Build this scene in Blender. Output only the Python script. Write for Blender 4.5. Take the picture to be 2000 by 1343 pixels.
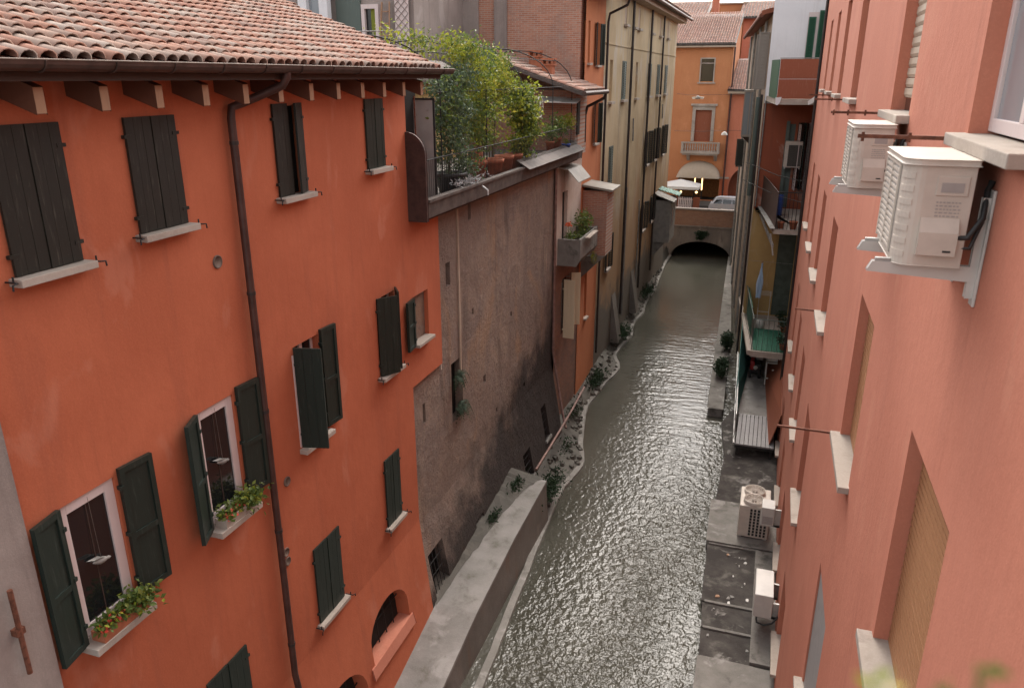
import bpy, math, random
from mathutils import Vector, Matrix
R = math.radians
rng = random.Random(7)
S = 1.3                       # layout unit -> metres
for o in list(bpy.data.objects): bpy.data.objects.remove(o)
scn = bpy.context.scene
COL = scn.collection
# ---------------------------------------------------------------- camera, sky, sun, exposure
cd = bpy.data.cameras.new('camera'); cam = bpy.data.objects.new('camera', cd); COL.objects.link(cam)
cam.location = (0, 0, 10.8 * S); cam.rotation_euler = (R(90 - 19.15), 0, R(18.45))
cd.sensor_width = 36; cd.lens = 27.0; cd.clip_start = .02; cd.clip_end = 2000
cd.dof.use_dof = True; cd.dof.focus_distance = 17; cd.dof.aperture_fstop = 3.2
scn.camera = cam
W = bpy.data.worlds.new('World'); scn.world = W; W.use_nodes = True
nt = W.node_tree; nt.nodes.clear()
SUN_EL, SUN_AZ = 50, 358       # sun beyond the bridge, behind thin cloud
sky = nt.nodes.new('ShaderNodeTexSky'); sky.sky_type = 'NISHITA'; sky.sun_disc = False
sky.sun_elevation = R(SUN_EL); sky.sun_rotation = R(SUN_AZ); sky.air_density = 1.0; sky.dust_density = 4.0; sky.ozone_density = 1.0
hs = nt.nodes.new('ShaderNodeHueSaturation'); hs.inputs['Saturation'].default_value = .22
wm = nt.nodes.new('ShaderNodeMix'); wm.data_type = 'RGBA'; wm.blend_type = 'MULTIPLY'; wm.inputs[0].default_value = 1
wm.inputs[7].default_value = (1.0, .97, .94, 1)
bg = nt.nodes.new('ShaderNodeBackground'); bg.inputs[1].default_value = .15
wo = nt.nodes.new('ShaderNodeOutputWorld')
nt.links.new(sky.outputs[0], hs.inputs['Color']); nt.links.new(hs.outputs[0], wm.inputs[6])
nt.links.new(wm.outputs[2], bg.inputs[0]); nt.links.new(bg.outputs[0], wo.inputs[0])
sd = bpy.data.lights.new('sun', 'SUN'); sd.energy = .6; sd.angle = R(40); sd.color = (1, .9, .78)
sun = bpy.data.objects.new('sun', sd); COL.objects.link(sun); sun.location = (0, 0, 60)
az = R(SUN_AZ); el = R(SUN_EL)
sdir = Vector((math.sin(az) * math.cos(el), math.cos(az) * math.cos(el), math.sin(el)))
sun.rotation_euler = sdir.to_track_quat('Z', 'Y').to_euler()
vs = scn.view_settings; vs.view_transform = 'Standard'; vs.look = 'None'; vs.gamma = 1; vs.exposure = 1.76
try: vs.use_curve_mapping = False
except Exception: pass
scn.cycles.max_bounces = 8; scn.cycles.diffuse_bounces = 4

# ---------------------------------------------------------------- materials
def newmat(name):
    m = bpy.data.materials.new(name); m.use_nodes = True
    n = m.node_tree; return m, n, n.nodes['Principled BSDF']
def nd(n, t, **k):
    x = n.nodes.new(t)
    for a, b in k.items(): setattr(x, a, b)
    return x
def rgba(c): return (c[0], c[1], c[2], 1)
def pos(n, sc=(1, 1, 1)):
    g = nd(n, 'ShaderNodeNewGeometry'); m = nd(n, 'ShaderNodeMapping'); m.inputs['Scale'].default_value = sc
    n.links.new(g.outputs['Position'], m.inputs['Vector']); return m.outputs[0]
def noise(n, vec, scale, detail=4, rough=.55, dist=0):
    x = nd(n, 'ShaderNodeTexNoise'); x.inputs['Scale'].default_value = scale; x.inputs['Detail'].default_value = detail
    x.inputs['Roughness'].default_value = rough; x.inputs['Distortion'].default_value = dist
    n.links.new(vec, x.inputs['Vector']); return x.outputs['Fac']
def rng_map(n, f, a, b, lo=0., hi=1.):
    x = nd(n, 'ShaderNodeMapRange'); x.interpolation_type = 'SMOOTHSTEP'
    for i, v in zip((1, 2, 3, 4), (a, b, lo, hi)): x.inputs[i].default_value = v
    n.links.new(f, x.inputs[0]); return x.outputs[0]
def mix(n, f, a, b, mode='MIX'):
    x = nd(n, 'ShaderNodeMix', data_type='RGBA', blend_type=mode)
    for i, v in ((0, f), (6, a), (7, b)):
        if isinstance(v, (int, float)): x.inputs[i].default_value = v
        elif isinstance(v, (tuple, list)): x.inputs[i].default_value = rgba(v)
        else: n.links.new(v, x.inputs[i])
    return x.outputs[2]
def math_(n, op, a, b=0.):
    x = nd(n, 'ShaderNodeMath', operation=op)
    for i, v in ((0, a), (1, b)):
        if isinstance(v, (int, float)): x.inputs[i].default_value = v
        else: n.links.new(v, x.inputs[i])
    return x.outputs[0]
def bump(n, b, h, strength=.3, dist=.02):
    x = nd(n, 'ShaderNodeBump'); x.inputs['Strength'].default_value = strength; x.inputs['Distance'].default_value = dist
    n.links.new(h, x.inputs['Height']); n.links.new(x.outputs[0], b.inputs['Normal'])
def stucco(name, c, c2, pale=None, stain=None, big=.5, bs=.35, palef=.5, stainf=.6, rough=.92, streak=True):
    m, n, b = newmat(name); p = pos(n)
    col = mix(n, rng_map(n, noise(n, p, big, 6, .62), .36, .66), c, c2)
    f2 = noise(n, p, 3.1, 5, .6)
    col = mix(n, rng_map(n, f2, .3, .75, 0, .35), col, c2)
    if pale:
        f = rng_map(n, noise(n, pos(n, (1, 1, .55)), .95, 5, .6, .6), .58, .67, 0, palef); col = mix(n, f, col, pale)
    if stain:
        v = pos(n, (1.7, 1.7, .16) if streak else (1, 1, 1))
        f = rng_map(n, noise(n, v, 1.6, 6, .65, .3), .52, .72, 0, stainf); col = mix(n, f, col, stain)
    # fine rain streaks and grain
    col = mix(n, rng_map(n, noise(n, pos(n, (9, 9, .35)), 1.3, 6, .65), .48, .74, 0, .17), col, tuple(x * .68 for x in c2))
    col = mix(n, rng_map(n, noise(n, p, 34, 5, .75), .44, .70, 0, .26), col, tuple(min(1, x * 1.25) for x in c))
    n.links.new(col, b.inputs['Base Color']); b.inputs['Roughness'].default_value = rough
    b.inputs['Specular IOR Level'].default_value = .25
    h = math_(n, 'ADD', math_(n, 'MULTIPLY', noise(n, p, 60, 3), .25), noise(n, p, 5, 6, .6))
    bump(n, b, h, bs, .03); return m
def plain(name, c, rough=.6, metal=0, var=.25, sc=6, bs=.0, c2=None, f=.5, spec=.4):
    m, n, b = newmat(name); p = pos(n)
    d = c2 or tuple(x * (1 - var) for x in c)
    col = mix(n, rng_map(n, noise(n, p, sc, 5, .6), .35, .7, 0, 1 if c2 is None else f * 2), c, d)
    n.links.new(col, b.inputs['Base Color']); b.inputs['Roughness'].default_value = rough; b.inputs['Metallic'].default_value = metal
    b.inputs['Specular IOR Level'].default_value = spec
    if bs: bump(n, b, noise(n, p, sc * 5, 4), bs, .01)
    return m
def painted_wood(name, c, worn, f=.35, rough=.55):
    m, n, b = newmat(name); p = pos(n, (1, 1, .12))
    col = mix(n, rng_map(n, noise(n, p, 22, 4), .55, .75, 0, f), c, worn)
    col = mix(n, rng_map(n, noise(n, pos(n), 38, 3, .7), .66, .72, 0, f), col, worn)
    n.links.new(col, b.inputs['Base Color']); b.inputs['Roughness'].default_value = rough
    b.inputs['Specular IOR Level'].default_value = .3
    bump(n, b, noise(n, p, 40, 4), .25, .006); return m
def island_tint(name, cols, rough=.85, bs=.3, sc=30, transl=0, lichen=None, obj=True):
    m, n, b = newmat(name); g = nd(n, 'ShaderNodeNewGeometry')
    r = g.outputs['Random Per Island']
    if obj:
        oi = nd(n, 'ShaderNodeObjectInfo'); r = math_(n, 'FRACT', math_(n, 'ADD', r, oi.outputs['Random']))
    cr = nd(n, 'ShaderNodeValToRGB'); e = cr.color_ramp.elements
    while len(e) < len(cols): e.new(.5)
    for i, c in enumerate(cols): e[i].position = i / (len(cols) - 1); e[i].color = rgba(c)
    n.links.new(r, cr.inputs[0]); col = cr.outputs[0]
    p = pos(n)
    if lichen: col = mix(n, rng_map(n, noise(n, p, 4.5, 6, .7), .5, .72, 0, .75), col, lichen)
    n.links.new(col, b.inputs['Base Color']); b.inputs['Roughness'].default_value = rough
    b.inputs['Specular IOR Level'].default_value = .3
    if bs: bump(n, b, noise(n, p, sc, 4), bs, .008)
    if transl:
        t = nd(n, 'ShaderNodeBsdfTranslucent'); n.links.new(col, t.inputs[0])
        x = nd(n, 'ShaderNodeMixShader'); x.inputs[0].default_value = transl
        n.links.new(b.outputs[0], x.inputs[1]); n.links.new(t.outputs[0], x.inputs[2])
        n.links.new(x.outputs[0], n.nodes['Material Output'].inputs[0])
    return m
def brick_mat(name, ca, cb, mortar, axis='x', sc=1., stain=(.12, .09, .08), stf=.5, bw=.26, bh=.075):
    m, n, b = newmat(name); g = nd(n, 'ShaderNodeNewGeometry'); sx = nd(n, 'ShaderNodeSeparateXYZ'); cx = nd(n, 'ShaderNodeCombineXYZ')
    n.links.new(g.outputs['Position'], sx.inputs[0]); n.links.new(sx.outputs['X' if axis == 'x' else 'Y'], cx.inputs[0]); n.links.new(sx.outputs['Z'], cx.inputs[1])
    br = nd(n, 'ShaderNodeTexBrick'); br.inputs['Scale'].default_value = 1 / sc
    br.inputs['Brick Width'].default_value = bw; br.inputs['Row Height'].default_value = bh; br.inputs['Mortar Size'].default_value = .009
    br.inputs['Color1'].default_value = rgba(ca); br.inputs['Color2'].default_value = rgba(cb); br.inputs['Mortar'].default_value = rgba(mortar)
    n.links.new(cx.outputs[0], br.inputs['Vector'])
    p = pos(n)
    col = mix(n, rng_map(n, noise(n, p, .8, 6, .65), .45, .75, 0, stf), br.outputs['Color'], stain)
    col = mix(n, rng_map(n, noise(n, p, 3.5, 6, .65), .5, .8, 0, .5), col, mortar)
    n.links.new(col, b.inputs['Base Color']); b.inputs['Roughness'].default_value = .92; b.inputs['Specular IOR Level'].default_value = .2
    bump(n, b, math_(n, 'ADD', math_(n, 'MULTIPLY', br.outputs['Fac'], -.6), noise(n, p, 25, 4)), .5, .012); return m
def glass_mat(name, c=(.012, .013, .014), rough=.06):
    m, n, b = newmat(name); b.inputs['Base Color'].default_value = rgba(c); b.inputs['Roughness'].default_value = rough
    b.inputs['Specular IOR Level'].default_value = .6
    bump(n, b, noise(n, pos(n), 1.5, 2), .06, .05); return m
def glow(name, c, s):
    m, n, b = newmat(name); b.inputs['Base Color'].default_value = rgba(c)
    b.inputs['Emission Color'].default_value = rgba(c); b.inputs['Emission Strength'].default_value = s; return m

M = {}
M['orange'] = stucco('orange_render', (.475, .138, .069), (.405, .112, .055), pale=(.53, .225, .15), palef=.34, stain=(.31, .095, .055), stainf=.42, bs=.3)
M['coral'] = stucco('coral_render', (.525, .205, .136), (.48, .18, .117), pale=(.56, .255, .17), palef=.35, stain=(.40, .15, .10), stainf=.42, bs=.28)
M['grey_render'] = stucco('grey_render', (.32, .27, .245), (.24, .20, .18), pale=(.4, .355, .33), stain=(.16, .13, .12), stainf=.7)
M['beige'] = stucco('beige_render', (.42, .33, .26), (.36, .27, .2), pale=(.5, .43, .36), stain=(.2, .15, .12), stainf=.6)
M['pinkwhite'] = stucco('pale_pink_render', (.55, .46, .40), (.45, .34, .28), pale=(.6, .52, .46), stain=(.28, .17, .12), stainf=.7)
M['ochre'] = stucco('ochre_render', (.43, .34, .225), (.37, .28, .17), pale=(.47, .41, .32), palef=.7, stain=(.28, .145, .06), stainf=.75, big=.25, bs=.25)
M['farorange'] = stucco('far_orange_render', (.52, .225, .105), (.475, .195, .09), pale=(.6, .26, .14), stain=(.42, .14, .06), stainf=.35, bs=.1)
M['farpink'] = stucco('far_pink_render', (.56, .20, .125), (.5, .17, .10), pale=(.6, .26, .18), stain=(.4, .14, .08), bs=.1)
M['orange2'] = stucco('deep_orange_render', (.52, .19, .085), (.47, .165, .075), pale=(.5, .2, .1), stain=(.3, .09, .05), stainf=.5, bs=.2)
M['white_render'] = stucco('white_render', (.72, .71, .72), (.66, .65, .66), stain=(.5, .47, .45), stainf=.4, bs=.1)
M['redbrown'] = stucco('red_brown_render', (.32, .095, .05), (.27, .08, .045), pale=(.4, .3, .25), palef=.55, stain=(.16, .07, .05), stainf=.5, bs=.2)
M['yellow'] = stucco('yellow_render', (.47, .31, .13), (.4, .26, .11), pale=(.5, .38, .22), stain=(.25, .16, .09), stainf=.5, bs=.2)
M['concrete'] = stucco('concrete', (.22, .205, .185), (.15, .14, .125), pale=(.31, .295, .275), palef=.8, stain=(.06, .056, .046), stainf=.85, big=1.3, streak=False)
M['lightconc'] = stucco('pale_concrete', (.28, .266, .248), (.205, .196, .18), pale=(.36, .345, .325), palef=.7, stain=(.12, .11, .09), stainf=.8, big=.8, streak=False)
M['dirtyconc'] = stucco('dirty_concrete', (.07, .062, .055), (.035, .03, .027), pale=(.26, .245, .225), palef=.9, stain=(.16, .15, .13), stainf=.7, big=1.5, streak=False)
M['wetconc'] = stucco('wet_concrete', (.185, .165, .145), (.13, .115, .10), pale=(.25, .22, .195), stain=(.19, .10, .055), stainf=.5, rough=.6)
M['mud'] = stucco('mud_silt', (.10, .09, .075), (.065, .06, .05), pale=(.16, .145, .125), stain=(.12, .11, .09), streak=False, rough=.7)
M['stone'] = stucco('sill_stone', (.42, .36, .31), (.34, .29, .245), pale=(.5, .45, .4), stain=(.2, .16, .135), stainf=.6, bs=.12, streak=False)
M['toe'] = stucco('toe_concrete', (.25, .235, .215), (.18, .17, .152), pale=(.33, .315, .295), palef=.7, stain=(.09, .085, .07), stainf=.8, big=1.2, streak=False)
M['paving'] = stucco('paving', (.12, .11, .10), (.09, .085, .08), stain=(.05, .05, .045), streak=False)
M['asphalt'] = plain('asphalt', (.06, .058, .055), .9, bs=.4, sc=12)
M['bridge'] = stucco('bridge_stone', (.25, .215, .19), (.17, .15, .135), pale=(.36, .33, .3), stain=(.07, .065, .055), stainf=.8)
M['brick_y'] = brick_mat('old_brick', (.43, .205, .135), (.34, .15, .10), (.38, .31, .26), 'x', stain=(.26, .19, .16), stf=.7)
M['brick_x'] = brick_mat('canal_brick', (.27, .12, .075), (.2, .09, .06), (.22, .18, .15), 'y', stf=.8)
M['brick_par'] = brick_mat('parapet_brick', (.30, .16, .105), (.25, .125, .085), (.27, .22, .18), 'x')
M['shutter'] = painted_wood('dark_brown_green_paint', (.021, .020, .016), (.12, .11, .09), .4)
M['shutter_green'] = painted_wood('dark_green_paint', (.020, .029, .024), (.085, .10, .085), .35, .38)
M['green_paint'] = painted_wood('bottle_green_paint', (.03, .10, .06), (.12, .16, .12), .3)
M['grey_green'] = painted_wood('grey_green_paint', (.10, .125, .11), (.2, .22, .2), .3)
M['cream_wood'] = painted_wood('cream_paint', (.62, .52, .36), (.42, .32, .22), .4)
M['white_wood'] = painted_wood('pinkish_white_paint', (.62, .52, .50), (.45, .36, .34), .3, .5)
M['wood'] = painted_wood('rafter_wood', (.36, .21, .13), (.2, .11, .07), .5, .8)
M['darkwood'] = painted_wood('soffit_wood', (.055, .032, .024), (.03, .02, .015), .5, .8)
M['brownpanel'] = painted_wood('brown_panel', (.27, .085, .045), (.36, .2, .14), .4, .7)
M['blind_brown'] = painted_wood('brown_blind', (.34, .165, .08), (.24, .105, .05), .5, .6)
M['blind_beige'] = plain('beige_blind', (.47, .38, .29), .55, var=.12)
M['blind_grey'] = plain('grey_blind', (.30, .29, .285), .6, var=.12)
M['tile'] = island_tint('roof_tile', [(.28, .145, .106), (.36, .205, .152), (.32, .163, .118), (.375, .25, .195), (.30, .15, .11), (.35, .277, .23), (.24, .155, .125), (.385, .32, .275)], lichen=(.25, .205, .175))
M['tile_far'] = island_tint('far_roof_tile', [(.20, .09, .065), (.27, .14, .10), (.235, .11, .078), (.285, .17, .13), (.165, .085, .065)], lichen=(.165, .12, .10), bs=0)
M['pan'] = plain('pan_tile', (.20, .085, .06), .9, var=.5, sc=4)
M['gutter'] = plain('brown_gutter', (.085, .052, .042), .45, .3, var=.35)
M['pipe'] = plain('brown_pipe', (.085, .04, .032), .5, .2, var=.4, sc=3)
M['pipe_dark'] = plain('dark_pipe', (.045, .035, .032), .5, .2, var=.4, sc=3)
M['pipe_grey'] = plain('grey_pipe', (.30, .29, .27), .5, .2, var=.3)
M['pipe_pink'] = plain('copper_pink_pipe', (.26, .155, .13), .5, .2, var=.4)
M['iron'] = plain('black_iron', (.022, .020, .019), .7, 0)
M['vent'] = plain('vent_brown_grey', (.16, .115, .09), .7, var=.3)
M['louver_grey'] = painted_wood('weathered_louver', (.32, .285, .25), (.4, .36, .33), .5)
M['dark_louver'] = painted_wood('charcoal_louver', (.045, .045, .04), (.1, .1, .09), .3)
M['rafter_side'] = painted_wood('shaded_dark_rafter', (.13, .05, .03), (.08, .035, .022), .5, .85)  # dark stained wood, with the shade on rafter sides put into the colour
M['rust'] = plain('rusty_iron', (.20, .075, .045), .8, .2, var=.5, sc=15)
M['steel'] = plain('galvanised_steel', (.48, .47, .45), .42, .5, var=.3, sc=4)
M['sheet'] = plain('zinc_sheet', (.27, .245, .21), .5, .2, var=.25, sc=2)
M['fascia'] = plain('weathered_fascia', (.10, .077, .066), .7, var=.5, sc=3, bs=.2)
M['corten'] = plain('dark_rusty_plate', (.075, .04, .033), .7, .2, var=.4, sc=5)
M['white_plastic'] = plain('white_plastic', (.58, .55, .51), .45, var=.12, sc=2)
M['ac_white'] = plain('ac_casing', (.57, .50, .43), .45, var=.12, sc=5)
M['ac_grey'] = plain('ac_shadow_grey', (.36, .33, .31), .5, var=.1)
M['black_plastic'] = plain('black_plastic', (.03, .03, .03), .5)
M['coil'] = plain('dark_coil', (.09, .08, .07), .5, .4, sc=60, var=.6)
M['terracotta'] = plain('terracotta', (.42, .145, .075), .85, var=.3, sc=7)
M['blue'] = plain('blue_plastic', (.05, .12, .45), .45, var=.15)
M['towel'] = plain('pale_blue_cloth', (.42, .55, .72), .95, var=.15, sc=14)
M['red'] = plain('red_plastic', (.35, .03, .03), .4)
M['greenmat'] = plain('green_mat', (.025, .14, .085), .75, var=.3, sc=9)
M['teal'] = plain('teal_screen', (.015, .13, .115), .7, var=.25)
M['grey_screen'] = plain('grey_glass_screen', (.38, .375, .36), .5, var=.2, sc=2)
M['canvas'] = plain('cream_canvas', (.42, .34, .26), .9, var=.08)
M['white_canvas'] = plain('white_canvas', (.72, .70, .66), .9, var=.06)
M['silver'] = plain('silver_car_paint', (.52, .53, .56), .3, .25, var=.05)
M['rubber'] = plain('rubber', (.02, .02, .02), .8)
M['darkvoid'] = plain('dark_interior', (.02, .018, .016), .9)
M['warmroom'] = plain('warm_room', (.30, .14, .05), .8, var=.4)
M['soil'] = plain('soil', (.05, .035, .025), .95, sc=20)
M['greenbox'] = plain('green_grey_sheet', (.085, .105, .085), .6, var=.35, sc=3)
M['hutgrey'] = plain('hut_boards', (.25, .235, .215), .8, var=.25, sc=3)
M['verdigris'] = plain('verdigris_corrugated', (.16, .30, .255), .7, var=.35)
M['fire'] = plain('orange_petal', (.75, .13, .02), .6)
M['redflower'] = plain('red_petal', (.5, .05, .03), .6)
M['curtain'] = plain('grey_curtain', (.45, .46, .5), .9)
M['glass'] = glass_mat('window_glass')
M['glass_sky'] = glass_mat('sky_tinted_glass', (.24, .26, .28), .12)  # pale sky reflection is put into the base colour of this glass
M['bulb'] = glow('lit_lamp', (1, .60, .24), 1.3)
M['bark'] = plain('bark', (.10, .07, .05), .9, sc=12, bs=.4)
M['leaf_yellow'] = island_tint('yellow_green_leaf', [(.17, .22, .02), (.31, .33, .035), (.22, .28, .025), (.38, .34, .055), (.11, .17, .022)], rough=.5, bs=0, transl=.35, obj=False)
M['leaf_mid'] = island_tint('mid_green_leaf', [(.07, .115, .025), (.125, .175, .04), (.085, .135, .035), (.19, .21, .045), (.05, .085, .022)], rough=.5, bs=0, transl=.3, obj=False)
M['leaf_grey'] = island_tint('grey_green_leaf', [(.05, .085, .045), (.09, .13, .075), (.065, .10, .05), (.12, .15, .085), (.035, .06, .03)], rough=.5, bs=0, transl=.25, obj=False)
M['leaf_dark'] = island_tint('dark_fern_leaf', [(.018, .036, .016), (.032, .06, .028), (.024, .048, .024), (.045, .072, .036)], rough=.6, bs=0, transl=.2, obj=False)
M['leaf_silver'] = island_tint('silver_leaf', [(.42, .42, .42), (.55, .55, .55), (.3, .31, .31)], rough=.7, bs=0, transl=.1, obj=False)

def water_mat():
    m, n, b = newmat('canal_water')
    b.inputs['Roughness'].default_value = .17; b.inputs['IOR'].default_value = 1.333
    p = pos(n)
    col = mix(n, rng_map(n, noise(n, pos(n, (1, .35, 1)), .35, 4), .35, .65), (.052, .050, .038), (.078, .074, .060))
    n.links.new(col, b.inputs['Base Color'])
    sx = nd(n, 'ShaderNodeSeparateXYZ'); n.links.new(p, sx.inputs[0])
    a = noise(n, pos(n, (1, .75, 1)), 4.8, 2, .5, .25)
    c = noise(n, pos(n, (.8, 1, 1)), 12, 2, .5, .2)
    far = noise(n, pos(n, (.28, 1.3, 1)), 2.6, 2, .5, .3)
    ripple = rng_map(n, sx.outputs['Y'], 22, 32)                       # long cross-ripples towards the bridge, chop nearer
    chop = math_(n, 'ADD', a, math_(n, 'MULTIPLY', c, .34))
    h = math_(n, 'ADD', math_(n, 'MULTIPLY', chop, math_(n, 'SUBTRACT', 1.0, math_(n, 'MULTIPLY', ripple, .75))), math_(n, 'MULTIPLY', far, math_(n, 'MULTIPLY', ripple, .6)))
    calm = rng_map(n, noise(n, pos(n, (1, .25, 1)), .25, 3), .34, .60, .35, 1)
    slack = rng_map(n, math_(n, 'ADD', sx.outputs['Y'], math_(n, 'MULTIPLY', noise(n, p, .3, 3), 8)), 40, 50, 1, .22)   # slack water above the ripple line
    bank = rng_map(n, math_(n, 'ADD', sx.outputs['X'], math_(n, 'MULTIPLY', noise(n, p, .8, 3), 1.2)), -5.6, -3.9, .3, 1)
    x = nd(n, 'ShaderNodeBump'); x.inputs['Distance'].default_value = .115
    n.links.new(math_(n, 'MULTIPLY', math_(n, 'MULTIPLY', calm, slack), bank), x.inputs['Strength']); n.links.new(h, x.inputs['Height']); n.links.new(x.outputs[0], b.inputs['Normal'])
    return m
M['water'] = water_mat()
def brown_wall_mat():
    m, n, b = newmat('old_brown_wall'); p = pos(n)
    col = mix(n, rng_map(n, noise(n, p, .45, 7, .68), .38, .64), (.36, .265, .205), (.28, .22, .19))
    col = mix(n, rng_map(n, noise(n, p, 1.3, 7, .7, .4), .42, .66, 0, .55), col, (.19, .155, .138))
    col = mix(n, rng_map(n, noise(n, pos(n, (1, 1, .6)), 1.9, 7, .72, .8), .52, .64, 0, .6), col, (.38, .30, .235))
    col = mix(n, rng_map(n, noise(n, p, .9, 6, .7, 1.0), .56, .74, 0, .5), col, (.33, .20, .135))
    col = mix(n, rng_map(n, noise(n, p, 14, 6, .75), .50, .66, 0, .28), col, (.13, .105, .095))
    col = mix(n, rng_map(n, noise(n, pos(n, (1.5, 1.5, .2)), 1.1, 5, .6), .52, .7, 0, .55), col, (.10, .08, .072))
    col = mix(n, rng_map(n, noise(n, p, .22, 4, .5, .6), .40, .62, 0, .75), col, (.255, .19, .155))
    col = mix(n, rng_map(n, noise(n, pos(n, (1, 1, .7)), .42, 5, .6, .8), .55, .68, 0, .7), col, (.37, .235, .15))
    # one big damp patch rising from the lower far corner, ragged edge
    sx = nd(n, 'ShaderNodeSeparateXYZ'); n.links.new(p, sx.inputs[0])
    line = math_(n, 'SUBTRACT', math_(n, 'MULTIPLY', math_(n, 'SUBTRACT', sx.outputs['Y'], 9.5), .32), sx.outputs['Z'])
    line = math_(n, 'ADD', line, math_(n, 'MULTIPLY', math_(n, 'SUBTRACT', noise(n, p, .6, 6, .65), .5), 5.0))
    col = mix(n, rng_map(n, line, -1.0, .7, 0, .92), col, (.045, .04, .038))
    n.links.new(col, b.inputs['Base Color']); b.inputs['Roughness'].default_value = .95; b.inputs['Specular IOR Level'].default_value = .15
    h = math_(n, 'ADD', noise(n, p, 9, 8, .75), math_(n, 'MULTIPLY', noise(n, p, 2, 5), 1.3))
    bump(n, b, h, 1.0, .09); return m
def ochre_mat():
    m, n, b = newmat('ochre_render'); p = pos(n)
    col = mix(n, rng_map(n, noise(n, p, .3, 7, .65), .38, .64), (.50, .39, .25), (.41, .31, .19))
    col = mix(n, rng_map(n, noise(n, pos(n, (1, 1, .35)), .9, 6, .62, .5), .52, .66, 0, .75), col, (.47, .41, .335))
    sx = nd(n, 'ShaderNodeSeparateXYZ'); n.links.new(p, sx.inputs[0])
    low = math_(n, 'ADD', sx.outputs['Z'], math_(n, 'MULTIPLY', math_(n, 'SUBTRACT', noise(n, pos(n, (1, 1, .22)), .75, 6, .65), .5), 12.0))
    col = mix(n, rng_map(n, low, 10.5, 6.0, 0, .75), col, (.31, .17, .085))           # older rust-coloured coat showing low down
    col = mix(n, rng_map(n, noise(n, pos(n, (2.2, 2.2, .10)), 1.2, 6, .65, .2), .52, .72, 0, .6), col, (.20, .165, .13))   # run-off streaks
    wet = math_(n, 'ADD', sx.outputs['Z'], math_(n, 'MULTIPLY', math_(n, 'SUBTRACT', noise(n, p, .8, 6, .65), .5), 4.5))
    col = mix(n, rng_map(n, wet, 4.2, 2.6, 0, .9), col, (.13, .12, .105))            # cement patching and grime by the water
    n.links.new(col, b.inputs['Base Color']); b.inputs['Roughness'].default_value = .93; b.inputs['Specular IOR Level'].default_value = .2
    bump(n, b, math_(n, 'ADD', noise(n, p, 6, 7, .7), noise(n, p, 1.5, 4)), .4, .04); return m
M['ochre'] = ochre_mat()
M['brownwall'] = brown_wall_mat()

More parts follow.
